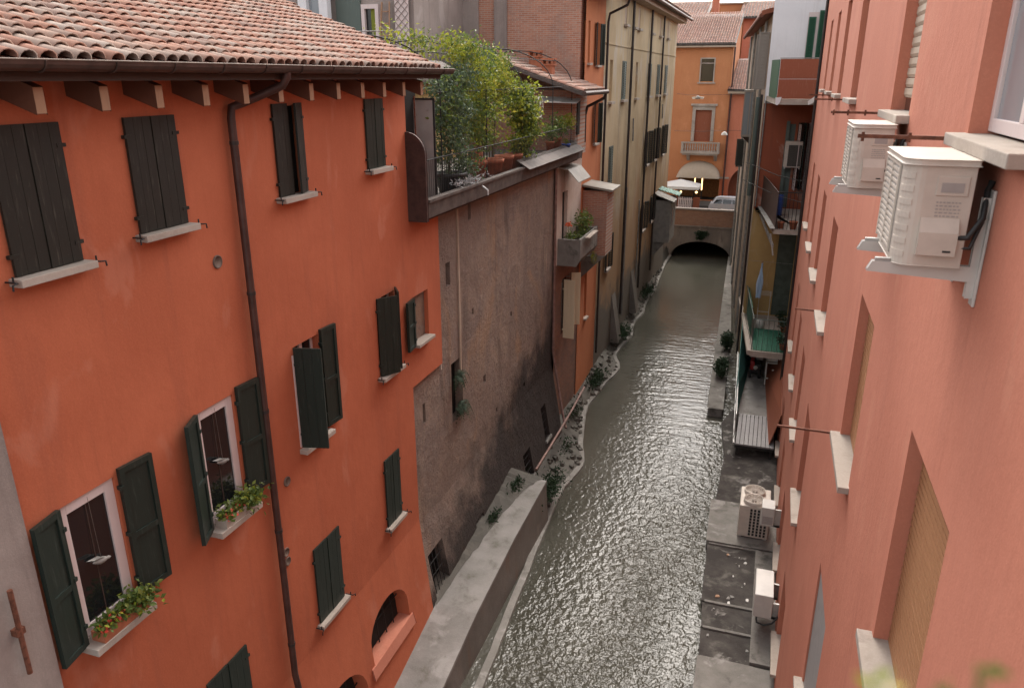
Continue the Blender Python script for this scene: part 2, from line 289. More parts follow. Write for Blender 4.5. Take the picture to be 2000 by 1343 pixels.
# ---------------------------------------------------------------- geometry helpers (layout units; scaled by S on build)
ORG = {}
class MB:
    def __init__(s): s.v = []; s.f = []; s.sm = []
    def add(s, vs, fs, smooth=False):
        o = len(s.v); s.v += [tuple(v) for v in vs]; s.f += [tuple(i + o for i in f) for f in fs]; s.sm += [smooth] * len(fs); return s
    def box(s, x0, x1, y0, y1, z0, z1):
        return s.add([(x, y, z) for x in (x0, x1) for y in (y0, y1) for z in (z0, z1)],
                     [(0, 1, 3, 2), (4, 6, 7, 5), (0, 4, 5, 1), (2, 3, 7, 6), (0, 2, 6, 4), (1, 5, 7, 3)])
    def obox(s, c, ax, h):
        c = Vector(c); a = [Vector(v) * k for v, k in zip(ax, h)]
        return s.add([c + a[0] * i + a[1] * j + a[2] * k for i in (-1, 1) for j in (-1, 1) for k in (-1, 1)],
                     [(0, 1, 3, 2), (4, 6, 7, 5), (0, 4, 5, 1), (2, 3, 7, 6), (0, 2, 6, 4), (1, 5, 7, 3)])
    def bar(s, a, b, w, h, up=(0, 0, 1)):
        a, b = Vector(a), Vector(b); d = (b - a); l = d.length; d = d / l; u = Vector(up)
        r = d.cross(u)
        if r.length < 1e-4: r = Vector((1, 0, 0))
        r.normalize(); u = r.cross(d); return s.obox((a + b) / 2, (d, r, u), (l / 2, w / 2, h / 2))
    def tube(s, pts, r, n=8, cap=True):
        pts = [Vector(p) for p in pts]; rings = []; k = len(pts); u = None
        for i, p in enumerate(pts):
            d = (pts[min(i + 1, k - 1)] - pts[max(i - 1, 0)]).normalized()
            if u is None:
                u = d.orthogonal().normalized()
            else:
                u = (u - d * u.dot(d)); u = u.normalized() if u.length > 1e-5 else d.orthogonal().normalized()
            w = d.cross(u); rr = r[i] if isinstance(r, (list, tuple)) else r
            rings.append([p + (u * math.cos(2 * math.pi * j / n) + w * math.sin(2 * math.pi * j / n)) * rr for j in range(n)])
        vs = [v for g in rings for v in g]; fs = []
        for i in range(k - 1):
            for j in range(n): fs.append((i * n + j, i * n + (j + 1) % n, (i + 1) * n + (j + 1) % n, (i + 1) * n + j))
        s.add(vs, fs, True)
        if cap: s.add(rings[0], [tuple(range(n))]); s.add(rings[-1], [tuple(range(n))])
        return s
    def cyl(s, c, r, z0, z1, n=20, r2=None):
        r2 = r if r2 is None else r2
        lo = [(c[0] + r * math.cos(2 * math.pi * j / n), c[1] + r * math.sin(2 * math.pi * j / n), z0) for j in range(n)]
        hi = [(c[0] + r2 * math.cos(2 * math.pi * j / n), c[1] + r2 * math.sin(2 * math.pi * j / n), z1) for j in range(n)]
        s.add(lo + hi, [(j, (j + 1) % n, n + (j + 1) % n, n + j) for j in range(n)], True)
        s.add(lo, [tuple(range(n))]); s.add(hi, [tuple(range(n))]); return s
    def lathe(s, c, prof, n=16, axis=(0, 0, 1)):
        c = Vector(c); a = Vector(axis).normalized(); u = a.orthogonal().normalized(); w = a.cross(u); k = len(prof)
        vs = [c + a * h + (u * math.cos(2 * math.pi * j / n) + w * math.sin(2 * math.pi * j / n)) * r for r, h in prof for j in range(n)]
        s.add(vs, [(i * n + j, i * n + (j + 1) % n, (i + 1) * n + (j + 1) % n, (i + 1) * n + j) for i in range(k - 1) for j in range(n)], True); return s
    def prism(s, outline, d):
        d = Vector(d); a = [Vector(p) for p in outline]; n = len(a)
        s.add(a + [p + d for p in a], [tuple(range(n)), tuple(range(2 * n - 1, n - 1, -1))] + [(i, (i + 1) % n, n + (i + 1) % n, n + i) for i in range(n)]); return s
    def quad(s, *p): return s.add(p, [tuple(range(len(p)))])
    def build(s, name, mat, parent=None, bevel=0, seg=2):
        me = bpy.data.meshes.new(name); org = ORG.get(parent.name, Vector()) if parent else Vector()
        me.from_pydata([((v[0] - org[0]) * S, (v[1] - org[1]) * S, (v[2] - org[2]) * S) for v in s.v], [], s.f)
        if any(s.sm): me.polygons.foreach_set('use_smooth', s.sm)
        me.materials.append(M[mat] if isinstance(mat, str) else mat); me.update()
        o = bpy.data.objects.new(name, me); COL.objects.link(o)
        if parent: o.parent = parent; ORG[o.name] = org
        if bevel:
            b = o.modifiers.new('bevel', 'BEVEL'); b.width = bevel * S; b.segments = seg; b.limit_method = 'ANGLE'; b.angle_limit = R(40)
        return o
def tag(o, label=None, cat=None, group=None, kind=None):
    for k, v in (('label', label), ('category', cat), ('group', group), ('kind', kind)):
        if v: o[k] = v
    return o
def thing(name, label, cat, org, group=None):
    o = bpy.data.objects.new(name, None); COL.objects.link(o); o.empty_display_size = .2
    o.location = Vector(org) * S; ORG[o.name] = Vector(org); return tag(o, label, cat, group)
def copy_tree(o, delta, parent=None):
    c = o.copy(); COL.objects.link(c)
    if parent: c.parent = parent
    else: c.location = o.location + Vector(delta) * S
    ORG[c.name] = ORG[o.name] + Vector(delta)
    for ch in list(o.children): copy_tree(ch, delta, c)
    return c
def one(mb, name, mat, label, cat, group=None, kind=None, org=None, bevel=0):
    """a thing that is a single mesh, with its origin at its base"""
    if org is None:
        xs = [v[0] for v in mb.v]; ys = [v[1] for v in mb.v]; zs = [v[2] for v in mb.v]
        org = ((min(xs) + max(xs)) / 2, (min(ys) + max(ys)) / 2, min(zs))
    org = Vector(org); mb.v = [tuple(Vector(v) - org) for v in mb.v]
    o = mb.build(name, mat, bevel=bevel); o.location = org * S; ORG[o.name] = org
    return tag(o, label, cat, group, kind)
def wall_grid(mb, O, U, V, Nn, u0, u1, v0, v1, ops=(), depth=.12):
    """flat wall with real openings; ops = (u0,u1,v0,v1[,arch rise])"""
    O, U, V, Nn = map(Vector, (O, U, V, Nn)); P = lambda u, v, d=0: O + U * u + V * v - Nn * d
    us = sorted({u0, u1, *[x for o in ops for x in o[:2]]}); vs = sorted({v0, v1, *[x for o in ops for x in o[2:4]]})
    us = [u for u in us if u0 <= u <= u1]; vs = [v for v in vs if v0 <= v <= v1]
    for a, b in zip(us, us[1:]):
        for c, d in zip(vs, vs[1:]):
            mu, mv = (a + b) / 2, (c + d) / 2
            if any(o[0] < mu < o[1] and o[2] < mv < o[3] for o in ops): continue
            mb.quad(P(a, c), P(b, c), P(b, d), P(a, d))
    for o in ops:
        a, b, c, d = o[:4]; rise = o[4] if len(o) > 4 else 0
        ring = [(a, c), (b, c), (b, d - rise)]
        if rise:
            n = 14; arc = [((a + b) / 2 + (b - a) / 2 * math.cos(t * math.pi / n), d - rise + rise * math.sin(t * math.pi / n)) for t in range(n + 1)]
            ring = [(a, c), (b, c)] + arc
            for p, q in zip(arc, arc[1:]): mb.quad(P(p[0], p[1]), P(p[0], d), P(q[0], d), P(q[0], q[1]))
        else: ring.append((a, d))
        for p, q in zip(ring, ring[1:] + ring[:1]): mb.quad(P(*p), P(*q), P(*q, depth), P(*p, depth))
    return mb
def leaves(mb, pts, size, aspect=.45, droop=0., r=rng, up=.5):
    for p in pts:
        p = Vector(p); d = Vector((r.gauss(0, 1), r.gauss(0, 1), r.gauss(0, 1) - droop)).normalized()
        nn = Vector((r.gauss(0, 1), r.gauss(0, 1), r.gauss(0, 1) + up)).normalized(); w = d.cross(nn)
        if w.length < .05: continue
        w.normalize(); l = size * r.uniform(.6, 1.35); k = l * aspect
        mb.add([p, p + d * l * .5 + w * k * .5 + w.cross(d) * l * .08, p + d * l, p + d * l * .5 - w * k * .5 + w.cross(d) * l * .08], [(0, 1, 2, 3)])
    return mb
def blob_pts(n, blobs, r=rng, shell=.35):
    """points through ellipsoid clumps (cx,cy,cz,rx,ry,rz[,weight]); denser towards the outside"""
    out = []; ws = [b[6] if len(b) > 6 else b[3] * b[4] * b[5] for b in blobs]
    for _ in range(n):
        b = r.choices(blobs, ws)[0]
        d = Vector((r.gauss(0, 1), r.gauss(0, 1), r.gauss(0, 1))).normalized() * (shell + (1.08 - shell) * r.random() ** .6)
        out.append((b[0] + d[0] * b[3], b[1] + d[1] * b[4], b[2] + d[2] * b[5]))
    return out
def clumpy(n, blobs, k=30, cr=.12, r=rng):
    c = blob_pts(k, blobs, r, .3); out = []
    for _ in range(n):
        q = r.choice(c); out.append((q[0] + r.gauss(0, cr), q[1] + r.gauss(0, cr), q[2] + r.gauss(0, cr * .8)))
    return out
def plant(name, label, cat, base, leafsets, stems, group=None, stem_mat='bark', pot=None):
    t = thing(name, label, cat, base, group)
    if stems:
        s = MB()
        for a in stems: s.tube(a[0], a[1], 6)
        s.build('stem', stem_mat, t)
    for nm, mt, mb in leafsets: mb.build(nm, mt, t)
    return t
# ---------------------------------------------------------------- shared parts
def leaf(parent, mat, hinge, d, w, z0, z1, style='board', th=.026, name='shutter', slat=.05):
    A = Vector((d[0], d[1], 0)).normalized(); Nn = Vector((-A.y, A.x, 0)); Z = Vector((0, 0, 1)); h = Vector((hinge[0], hinge[1], 0))
    mb = MB()
    def bx(a0, a1, b0, b1, c0, c1): mb.obox(h + A * (a0 + a1) / 2 + Nn * (b0 + b1) / 2 + Z * (c0 + c1) / 2, (A, Nn, Z), ((a1 - a0) / 2, (b1 - b0) / 2, (c1 - c0) / 2))
    t = th / 2
    if style == 'board':
        n = 3
        for i in range(n): bx(w * i / n + .0015, w * (i + 1) / n - .0015, -t + .0012 * (i % 2), t - .0012 * (i % 2), z0, z1)
        for zz in (z0 + .14 * (z1 - z0), z0 + .84 * (z1 - z0)): bx(-.03, .06, -t - .006, t + .006, zz - .016, zz + .016)
    elif style == 'panel':
        s, rl = .055, .06; zm = z0 + (z1 - z0) * .47
        bx(0, s, -t, t, z0, z1); bx(w - s, w, -t, t, z0, z1)
        for a, b in ((z0, z0 + rl), (zm - rl / 2, zm + rl / 2), (z1 - rl, z1)): bx(s, w - s, -t + .001, t - .001, a, b)
        bx(s, w - s, -t * .25, t * .25, z0 + rl, zm - rl / 2); bx(s, w - s, -t * .25, t * .25, zm + rl / 2, z1 - rl)
        for zz in (z0 + .14 * (z1 - z0), z0 + .5 * (z1 - z0), z0 + .86 * (z1 - z0)): bx(-.02, .02, -t - .008, t + .008, zz - .02, zz + .02)
    else:
        s = min(.05, w * .16); n = max(4, int((z1 - z0) / slat))
        bx(0, s, -t, t, z0, z1); bx(w - s, w, -t, t, z0, z1); bx(s, w - s, -t, t, z0, z0 + s); bx(s, w - s, -t, t, z1 - s, z1)
        for i in range(n):
            zc = z0 + s + (z1 - z0 - 2 * s) * (i + .5) / n; dz = (z1 - z0 - 2 * s) / n * .45
            p0 = h + A * s; p1 = h + A * (w - s)
            mb.add([p0 + Nn * t + Z * (zc - dz), p1 + Nn * t + Z * (zc - dz), p1 - Nn * t + Z * (zc + dz), p0 - Nn * t + Z * (zc + dz),
                    p0 + Nn * t + Z * (zc - dz + .008), p1 + Nn * t + Z * (zc - dz + .008), p1 - Nn * t + Z * (zc + dz + .008), p0 - Nn * t + Z * (zc + dz + .008)],
                   [(0, 1, 2, 3), (7, 6, 5, 4), (0, 4, 5, 1), (2, 6, 7, 3)])
    return mb.build(name, mat, parent)
def sill_x(parent, xw, s, y0, y1, z, dep=.13, th=.055, ext=.07, mat='stone', inn=.04):
    """stone sill on a wall facing s*x"""
    a, b = sorted((xw - s * inn, xw + s * dep)); return MB().box(a, b, y0 - ext, y1 + ext, z - th, z + .006).build('sill', mat, parent, .006)

# ---------------------------------------------------------------- setting: water, ground, quay, walkway
g = MB().box(-400, 400, -300, 900, -2.2, -2.0); tag(g.build('ground', 'paving'), kind='structure')
w = MB(); w.quad((-7, -6, 0), (1.2, -6, 0), (1.2, 60, 0), (-7, 60, 0)); tag(w.build('canal_water', 'water'), kind='structure')
b = MB().box(-7, 1.2, -6, 60, -1.2, -1.1); tag(b.build('canal_bed', 'mud'), kind='structure')
# street behind the bridge
st = MB().box(-200, 200, 49.3, 400, 1.6, 2.15); tag(st.build('street', 'asphalt'), kind='structure')
pv = MB().box(-60, 60, 55.6, 58.2, 2.15, 2.27); tag(pv.build('pavement', 'paving'), kind='structure')
# quay on the left: pale top, retaining wall face, toe ledge
q = MB()
top = [(-4.58, 6, .1), (-4.59, 8, .28), (-4.6, 9.9, .58), (-4.6, 11.6, .90), (-4.62, 14, 1.08), (-4.6, 16.55, 1.2)]
for a_, c_ in zip(top, top[1:]):
    q.add([a_, c_, (-6, c_[1] + .1, c_[2]), (-6, a_[1] + .1, a_[2]), (a_[0], a_[1], a_[2] - .08), (c_[0], c_[1], c_[2] - .08)], [(0, 1, 2, 3), (0, 4, 5, 1)])
q.add([top[-1], (-6, 16.65, 1.2), (-6, 16.65, -1), (-4.6, 16.55, -1)], [(0, 1, 2, 3)]); quay = tag(q.build('quay', 'lightconc'), kind='structure')
q = MB()
for a_, c_ in zip(top, top[1:]): q.add([(a_[0] - .015, a_[1], a_[2] - .07), (c_[0] - .015, c_[1], c_[2] - .07), (c_[0] + .10, c_[1], -.6), (a_[0] + .10, a_[1], -.6)], [(0, 1, 2, 3)])
tag(q.build('quay_wall', 'wetconc', quay))
# toe ledge and silt along the water's edge
toe = [(-3.95, 6), (-4.13, 10.6), (-4.27, 12.8), (-4.45, 15.5), (-4.58, 18.0), (-4.40, 19.4), (-4.44, 20.1), (-4.78, 21.4), (-5.12, 23.2), (-5.22, 24.2), (-5.12, 25.6), (-5.06, 26.4), (-4.90, 27.6), (-4.95, 28.3), (-5.3, 29.4), (-5.3, 30.3),
       (-5.13, 32.1), (-5.28, 33.2), (-5.36, 34.4), (-5.22, 35.6), (-5.3, 36.8), (-5.38, 38.6), (-5.3, 40.2), (-5.45, 42.5), (-5.6, 45.8), (-5.6, 49)]
sm = []
for i in range(len(toe) - 1):
    p0 = toe[max(i - 1, 0)]; p1 = toe[i]; p2 = toe[i + 1]; p3 = toe[min(i + 2, len(toe) - 1)]
    for k in range(5):
        t = k / 5; f = lambda a, b_, c, d: .5 * (2 * b_ + (c - a) * t + (2 * a - 5 * b_ + 4 * c - d) * t * t + (3 * b_ - a - 3 * c + d) * t ** 3)
        sm.append((f(p0[0], p1[0], p2[0], p3[0]) + rng.uniform(-.015, .015), f(p0[1], p1[1], p2[1], p3[1])))
sm.append(toe[-1])
mb = MB()
for a, c in zip(sm, sm[1:]):
    wd = .15
    mb.add([(a[0], a[1], .07), (c[0], c[1], .07), (c[0] - wd, c[1], .08), (a[0] - wd, a[1], .08), (a[0] + .04, a[1], -.3), (c[0] + .04, c[1], -.3)], [(0, 1, 2, 3), (4, 5, 1, 0)])
tag(mb.build('toe_ledge', 'toe'), kind='structure')
mb = MB()
for a, c in zip(sm, sm[1:]):
    if a[1] < 16.3: continue
    mb.add([(a[0] - .14, a[1], .075), (c[0] - .14, c[1], .075), (-5.95, c[1], .62), (-5.95, a[1], .62)], [(0, 1, 2, 3)])
tag(mb.build('silt_bank', 'mud'), kind='structure')
# rubble and earth banked against the foot of the brown wall, closing the quay at its far end
mb = MB(); inner = [(11.6, -5.42, .9), (12.8, -5.36, 1.0), (13.85, -5.27, 1.08), (15.4, -5.12, 1.15), (16.2, -4.92, 1.2), (16.75, -4.66, 1.2)]; rb_ = []
for (y0, x0, z0), (y1, x1, z1) in zip(inner, inner[1:]):
    for k in range(6):
        t_ = k / 6; rb_.append((y0 + (y1 - y0) * t_, x0 + (x1 - x0) * t_ + rng.uniform(-.03, .03), z0 + (z1 - z0) * t_))
cs = []
for i, (y, x, z) in enumerate(rb_):
    f_ = i / len(rb_); zt = z + .10 + .12 * f_ + rng.uniform(-.04, .04)
    for j in range(5): u_ = j / 4; cs.append((x + (-5.85 - x) * u_ + rng.uniform(-.02, .02) * (0 < j < 4), y, z + .004 + (zt - z) * u_ ** 1.3 + rng.uniform(-.012, .012) * (0 < j < 4)))
mb.add(cs, [(i * 5 + j, (i + 1) * 5 + j, (i + 1) * 5 + j + 1, i * 5 + j + 1) for i in range(len(rb_) - 1) for j in range(4)])
lst = cs[-5:]; mb.add(lst + [(lst[4][0], lst[4][1], -.3), (lst[0][0], lst[0][1], -.3)], [tuple(range(7))])
tag(mb.build('earth_strip', 'mud'), kind='structure')
# right-hand walkway in front of the coral house
wk = [(8.0, 12.55, .27, 'concrete', -.36), (12.62, 13.45, .20, 'dirtyconc', -.38), (13.52, 14.3, .20, 'dirtyconc', -.42), (14.37, 16.55, .20, 'dirtyconc', -.50), (16.62, 18.6, .27, 'concrete', -.60)]
for y0, y1, z, mt, xe in wk:
    m_ = MB(); m_.prism([(xe, y0, z), (1.02, y0, z), (1.02, y1, z), (xe - .05, y1, z)], (0, 0, -1.2)); tag(m_.build('walkway', mt, bevel=.01), kind='structure')
for y, xe in ((12.585, -.37), (13.485, -.40), (14.335, -.44), (16.585, -.54)):
    tag(MB().box(xe, .62, y - .033, y + .033, -.6, .235).build('walkway_kerb', 'concrete'), kind='structure')
m_ = MB(); m_.prism([(.55, 12.66, .29), (1.01, 12.66, .29), (1.01, 16.5, .29), (.55, 16.5, .29)], (0, 0, -1)); tag(m_.build('walkway_step', 'concrete', bevel=.01), kind='structure')
m_ = MB(); m_.prism([(-.55, 18.62, .10), (1.02, 18.62, .10), (1.02, 31, .10), (-.75, 24, .10), (-.5, 21.5, .10)], (0, 0, -1)); tag(m_.build('landing', 'dirtyconc'), kind='structure')
m_ = MB(); m_.prism([(-1.25, 24.6, .30), (-.78, 24.6, .30), (-1.0, 31.5, .30), (-1.5, 31.5, .30)], (0, 0, -1.2)); tag(m_.build('bank_slab', 'concrete', bevel=.03), kind='structure')
m_ = MB(); m_.prism([(-1.5, 31.5, .22), (-.9, 31.5, .22), (-1.9, 49, .22), (-2.1, 49, .22)], (0, 0, -1.2)); tag(m_.build('bank_footing', 'concrete'), kind='structure')

# ================================================================ LEFT: orange house
XL = -5.7
oh = thing('orange_house', 'long orange rendered house with dark shutters and tiled roof beside the quay', 'house', (XL, 7.8, 1.2))
rows_closed = [(4.45, 5.07, 9.27, 10.42), (5.81, 6.42, 9.37, 10.42), (8.09, 8.66, 9.40, 10.47), (10.32, 10.83, 9.50, 10.47), (8.05, 8.70, 3.13, 4.37), (10.27, 10.76, 3.43, 4.68), (5.72, 6.41, 2.95, 4.03)]
WE, WF, WG, WH, WI = (4.35, 5.0, 5.75, 7.18), (6.15, 6.8, 5.9, 7.32), (8.05, 8.65, 6.02, 7.47), (10.33, 10.95, 6.2, 7.5), (11.62, 12.26, 6.33, 7.19)
wl = MB(); U, V, Nx = (0, 1, 0), (0, 0, 1), (1, 0, 0)
wall_grid(wl, (XL, 0, 0), U, V, Nx, 4.0, 11.5, 2.85, 11.05, rows_closed + [WE, WF, WG, WH], .14)
wall_grid(wl, (XL, 0, 0), U, V, Nx, 11.5, 12.82, 5.56, 8.56, [WI], .22)
wall_grid(wl, (XL, 0, 0), U, V, Nx, 11.5, 11.66, 8.56, 11.05)
vv = Vector((-.25, 0, 2.25)); vv.normalize()
a1, a2 = (9.25, 10.62, .78, 1.62, .5), (7.4, 8.95, .2, 1.22, .6)
wall_grid(wl, (XL + .25, 0, .6), U, vv, (1, 0, .11), 4.0, 11.5, -.75, 2.2638, [a1, a2], .28)
wl.quad((XL, 11.5, 2.85), (XL + .33, 11.5, -.14), (XL - .3, 11.5, -.14), (XL - .3, 11.5, 5.56), (XL, 11.5, 5.56))
wl.quad((XL, 11.5, 5.56), (XL, 12.82, 5.56), (XL - .3, 12.82, 5.56), (XL - .3, 11.5, 5.56))
wl.quad((XL, 12.82, 5.56), (XL, 12.82, 8.56), (XL - .3, 12.82, 8.56), (XL - .3, 12.82, 5.56))
wl.quad((XL, 11.66, 8.56), (XL, 11.66, 11.05), (-12, 11.66, 13.0), (-12, 11.66, 8.56))
wl.quad((XL, 4.0, .6), (XL, 4.0, 11.05), (-12, 4.0, 13), (-12, 4.0, .6))
wl.quad((-12, 4, .6), (-12, 12.8, .6), (-12, 12.8, 13), (-12, 4, 13))
wl.quad((XL - .3, 4, .4), (-12, 4, .4), (-12, 11.66, .4), (XL - .3, 11.66, .4))
wl.build('wall', 'orange', oh)
m_ = MB(); m_.box(XL - .6, XL - .3, 4.1, 12.7, .7, 10.9); m_.build('interior', 'darkvoid', oh)
def iron_hooks(parent, x, ys, z):
    for y, s in ys:
        m = MB(); m.tube([(x - .1, y, z), (x + .07, y, z), (x + .08, y + .05 * s, z - .005), (x + .08, y + .055 * s, z - .05)], .008, 6); m.tube([(x + .03, y, z), (x + .03, y, z + .05)], .008, 6); m.build('hook', 'iron', parent)
for i, (y0, y1, z0, z1) in enumerate(rows_closed):
    fr = MB().box(XL - .13, XL - .10, y0, y1, z0, z1).build('window', 'darkvoid', oh)
    m = (y0 + y1) / 2; wd = (y1 - y0) / 2 + .02; grn = i >= 3
    mt = 'shutter_green' if grn else 'shutter'
    leaf(fr, mt, (XL + .022, y0 - .02), (0, 1), wd - .003, z0 + .012, z1 + .03)
    if i == 2: leaf(fr, mt, (XL + .022, y1 + .02), (.30, -1), wd - .04, z0 + .012, z1 + .03)
    else: leaf(fr, mt, (XL + .022, y1 + .02), (.02, -1), wd - .003, z0 + .012, z1 + .03)
    sill_x(fr, XL, 1, y0, y1, z0, .14 if i < 4 else .11, .06)
    iron_hooks(fr, XL + .06, ((y0 - .10, -1), (y1 + .10, 1)), z0 - .012)
def casement(parent, xw, y0, y1, z0, z1, s=1, mat='white_wood', glass='glass', dep=.11, mull=True, fw=.045):
    """frame, two casements and their panes on a wall facing s*x"""
    x0, x1 = sorted((xw - s * dep, xw - s * (dep - .035))); f = MB()
    f.box(x0, x1, y0, y0 + fw, z0, z1).box(x0, x1, y1 - fw, y1, z0, z1).box(x0, x1, y0 + fw, y1 - fw, z0, z0 + fw).box(x0, x1, y0 + fw, y1 - fw, z1 - fw, z1)
    ym = (y0 + y1) / 2
    if mull: f.box(x0 - .002, x1 + .008, ym - .035, ym + .035, z0 + fw, z1 - fw)
    fr = f.build('window', mat, parent, .004)
    xg = xw - s * (dep - .012)
    for a, b in (((y0 + fw, ym - .035), (ym + .035, y1 - fw)) if mull else ((y0 + fw, y1 - fw),)):
        MB().box(xg - .004, xg + .004, a, b, z0 + fw, z1 - fw).build('pane', glass, fr)
    return fr
for (y0, y1, z0, z1), sp in ((WE, 0), (WF, 1)):
    f = casement(oh, XL, y0, y1, z0 + .02, z1, mull=False, fw=.11, dep=.06)
    MB().box(XL - .052, XL - .04, (y0 + y1) / 2 - .006, (y0 + y1) / 2 + .006, z0 + .1, z1 - .09).build('glazing_bar', 'darkwood', f)
    wd = .325
    leaf(f, 'shutter_green', (XL + .03, y0 - .005), (.20 if sp == 0 else .42, -1), wd, z0 + .0, z1 + .02, 'panel', .045)
    leaf(f, 'shutter_green', (XL + .03, y1 + .03), (.10, 1), wd + (.06 if sp == 0 else .04), z0 + .07, z1 + .07, 'panel', .045)
    sill_x(f, XL, 1, y0, y1, z0, .20, .07, .05)
    m_ = MB().box(XL - .024, XL + .0, y0 + .02, y1 - .02, z0 + .007, z0 + .02); m_.build('inner_sill', 'grey_render', f)
f = casement(oh, XL, *WG, dep=.13)
leaf(f, 'shutter_green', (XL + .01, WG[0] - .01), (.38, .10), .37, WG[2] + .02, WG[3], 'board', .03)
leaf(f, 'shutter_green', (XL + .03, WG[1] + .01), (.08, 1), .34, WG[2] + .05, WG[3] + .06, 'panel', .045)
sill_x(f, XL, 1, *WG[:3], .12, .06)
m_ = MB().box(XL + .0, XL + .012, WG[0] - .045, WG[0] - .02, WG[2] + .03, WG[3] - .1); m_.build('jamb_strip', 'white_wood', f)
f = casement(oh, XL, *WH, dep=.13)
leaf(f, 'shutter_green', (XL + .02, WH[0] - .01), (.21, .31), .36, WH[2] + .02, WH[3] + .02, 'board', .03)
leaf(f, 'shutter_green', (XL + .02, WH[1] + .01), (.21, -.30), .34, WH[2] + .05, WH[3] + .06, 'board', .03)
sill_x(f, XL, 1, *WH[:3], .13, .06); iron_hooks(f, XL + .05, ((WH[0] - .1, -1), (WH[1] + .1, 1)), WH[2] - .01)
f = MB().box(XL - .22, XL - .19, *WI).build('window', 'glass', oh)
leaf(f, 'shutter_green', (XL + .03, WI[0] + .0), (.12, -1), .36, WI[2] - .02, WI[3] + .0, 'panel', .045)
sill_x(f, XL, 1, *WI[:3], .12, .05, .02, inn=.2)
for (u0, u1, v0, v1, rs), nm in ((a1, 0), (a2, 1)):
    p = lambda u, v, d: Vector((XL + .25, u, .6)) + vv * v - Vector((1, 0, .11)) * d
    w_ = MB(); w_.quad(p(u0 - .05, v0, .26), p(u1 + .05, v0, .26), p(u1 + .05, v1 + .05, .26), p(u0 - .05, v1 + .05, .26)); fr = w_.build('arched_opening', 'darkvoid', oh)
    b_ = MB()
    for k in range(1, 5): yy = u0 + (u1 - u0) * k / 5; b_.tube([p(yy, v0, .2), p(yy, v1, .2)], .012, 6)
    b_.tube([p(u0, v0 + .45, .2), p(u1, v0 + .45, .2)], .012, 6); b_.build('grille', 'iron', fr)
    s_ = MB(); s_.prism([p(u0 - .12, v0 - .22, -.05), p(u0 - .12, v0, -.02), p(u0 - .0, v0 + .02, .24), p(u0 - .0, v0 - .22, .2)], (0, u1 - u0 + .2, 0)); s_.build('sill', 'coral', fr, .008)
for y, z, r_ in ((6.83, 8.88, .075), (7.63, 5.73, .07), (7.45, 4.75, .065), (7.46, 4.6, .065), (10.92, 2.6, .04)):
    d_ = MB().lathe((XL, y, z), [(r_, 0), (r_, .012), (r_ - .012, .018), (r_ - .012, .012), (.0, .012)], 18, (1, 0, 0)); o_ = d_.build('vent_cover', 'vent', oh)
# roof ------------------------------------------------------------
EX, EZ, SL = -5.22, 10.93, .35
TH = math.atan(SL); PIT, EXP = .163, .216
ymax = lambda d: 12.0 + .13 * d
ucos, usin = math.cos(TH), math.sin(TH)
def roofp(d, y, h=0.): return Vector((EX - d * ucos + h * usin, y, EZ + d * usin + h * ucos))
rb = MB(); L_ = 9.0
rb.prism([roofp(-.02, 2.5, -.09), roofp(-.02, ymax(0) - .03, -.09), roofp(L_, ymax(L_) - .03, -.09), roofp(L_, 2.5, -.09)], (usin * -.05, 0, -.05 * ucos)); rb.build('roof_boards', 'darkwood', oh)
pn = MB(); ncol = 62
for c in range(ncol):
    y = 3.2 + (c + .5) * PIT
    for rw in range(22):
        d0 = rw * EXP
        if y > ymax(d0) - .06: continue
        vs_ = []
        for dd, hh in ((d0 - .03, -.028), (d0 + EXP + .05, -.055)):
            for k in range(5):
                a_ = math.pi * (1 + k / 4); vs_.append(roofp(dd, y + .069 * math.cos(a_), hh + .042 + .048 * math.sin(a_)))
        pn.add(vs_, [(k, k + 1, k + 6, k + 5) for k in range(4)], True)
tag(pn.build('pan_tiles', 'pan', oh), kind='stuff')
def tile_geo(mb, d0, y, r0, r1, ln, tw, lift):
    k = 7; vs_ = []
    for (dd, rr, hh) in ((d0, r0, lift), (d0 + ln, r1, -.012)):
        for j in range(k): a_ = math.pi * j / (k - 1); vs_.append(roofp(dd, y + rr * math.cos(a_) + tw * (dd - d0), hh + rr * .82 * math.sin(a_)))
    rr = r0 - .014
    for j in range(k): a_ = math.pi * j / (k - 1); vs_.append(roofp(d0, y + rr * math.cos(a_), lift + rr * .82 * math.sin(a_)))
    for j in range(k): a_ = math.pi * j / (k - 1); vs_.append(roofp(d0 + .1, y + rr * math.cos(a_), lift - .01 + rr * .82 * math.sin(a_)))
    mb.add(vs_, [(j, j + 1, k + j + 1, k + j) for j in range(k - 1)] + [(j, 2 * k + j, 2 * k + j + 1, j + 1) for j in range(k - 1)] + [(2 * k + j, 3 * k + j, 3 * k + j + 1, 2 * k + j + 1) for j in range(k - 1)], True)
spots = []
for c in range(ncol):
    y = 3.2 + c * PIT
    for rw in range(22):
        d0 = rw * EXP - .03
        if y < ymax(d0) - .05: spots.append((c, rw, d0 + rng.uniform(-.018, .018), y + rng.uniform(-.008, .008)))
F_ = Vector((-math.sin(R(18.45)) * math.cos(R(19.15)), math.cos(R(18.45)) * math.cos(R(19.15)), -math.sin(R(19.15))))
Rr = Vector((math.cos(R(18.45)), math.sin(R(18.45)), 0)); Uu = Rr.cross(F_)
def seen(p):
    p = p - Vector((0, 0, 10.8)); z = p.dot(F_); return z > .1 and abs(p.dot(Rr) / z) < .67 and abs(p.dot(Uu) / z) < .455
vis = sorted([s_ for s_ in spots if seen(roofp(s_[2], s_[3]))], key=lambda s_: (roofp(s_[2], s_[3]) - Vector((0, 0, 10.8))).length)
first = set((s_[0], s_[1]) for s_ in vis[:290])
rest = MB(); protos = []
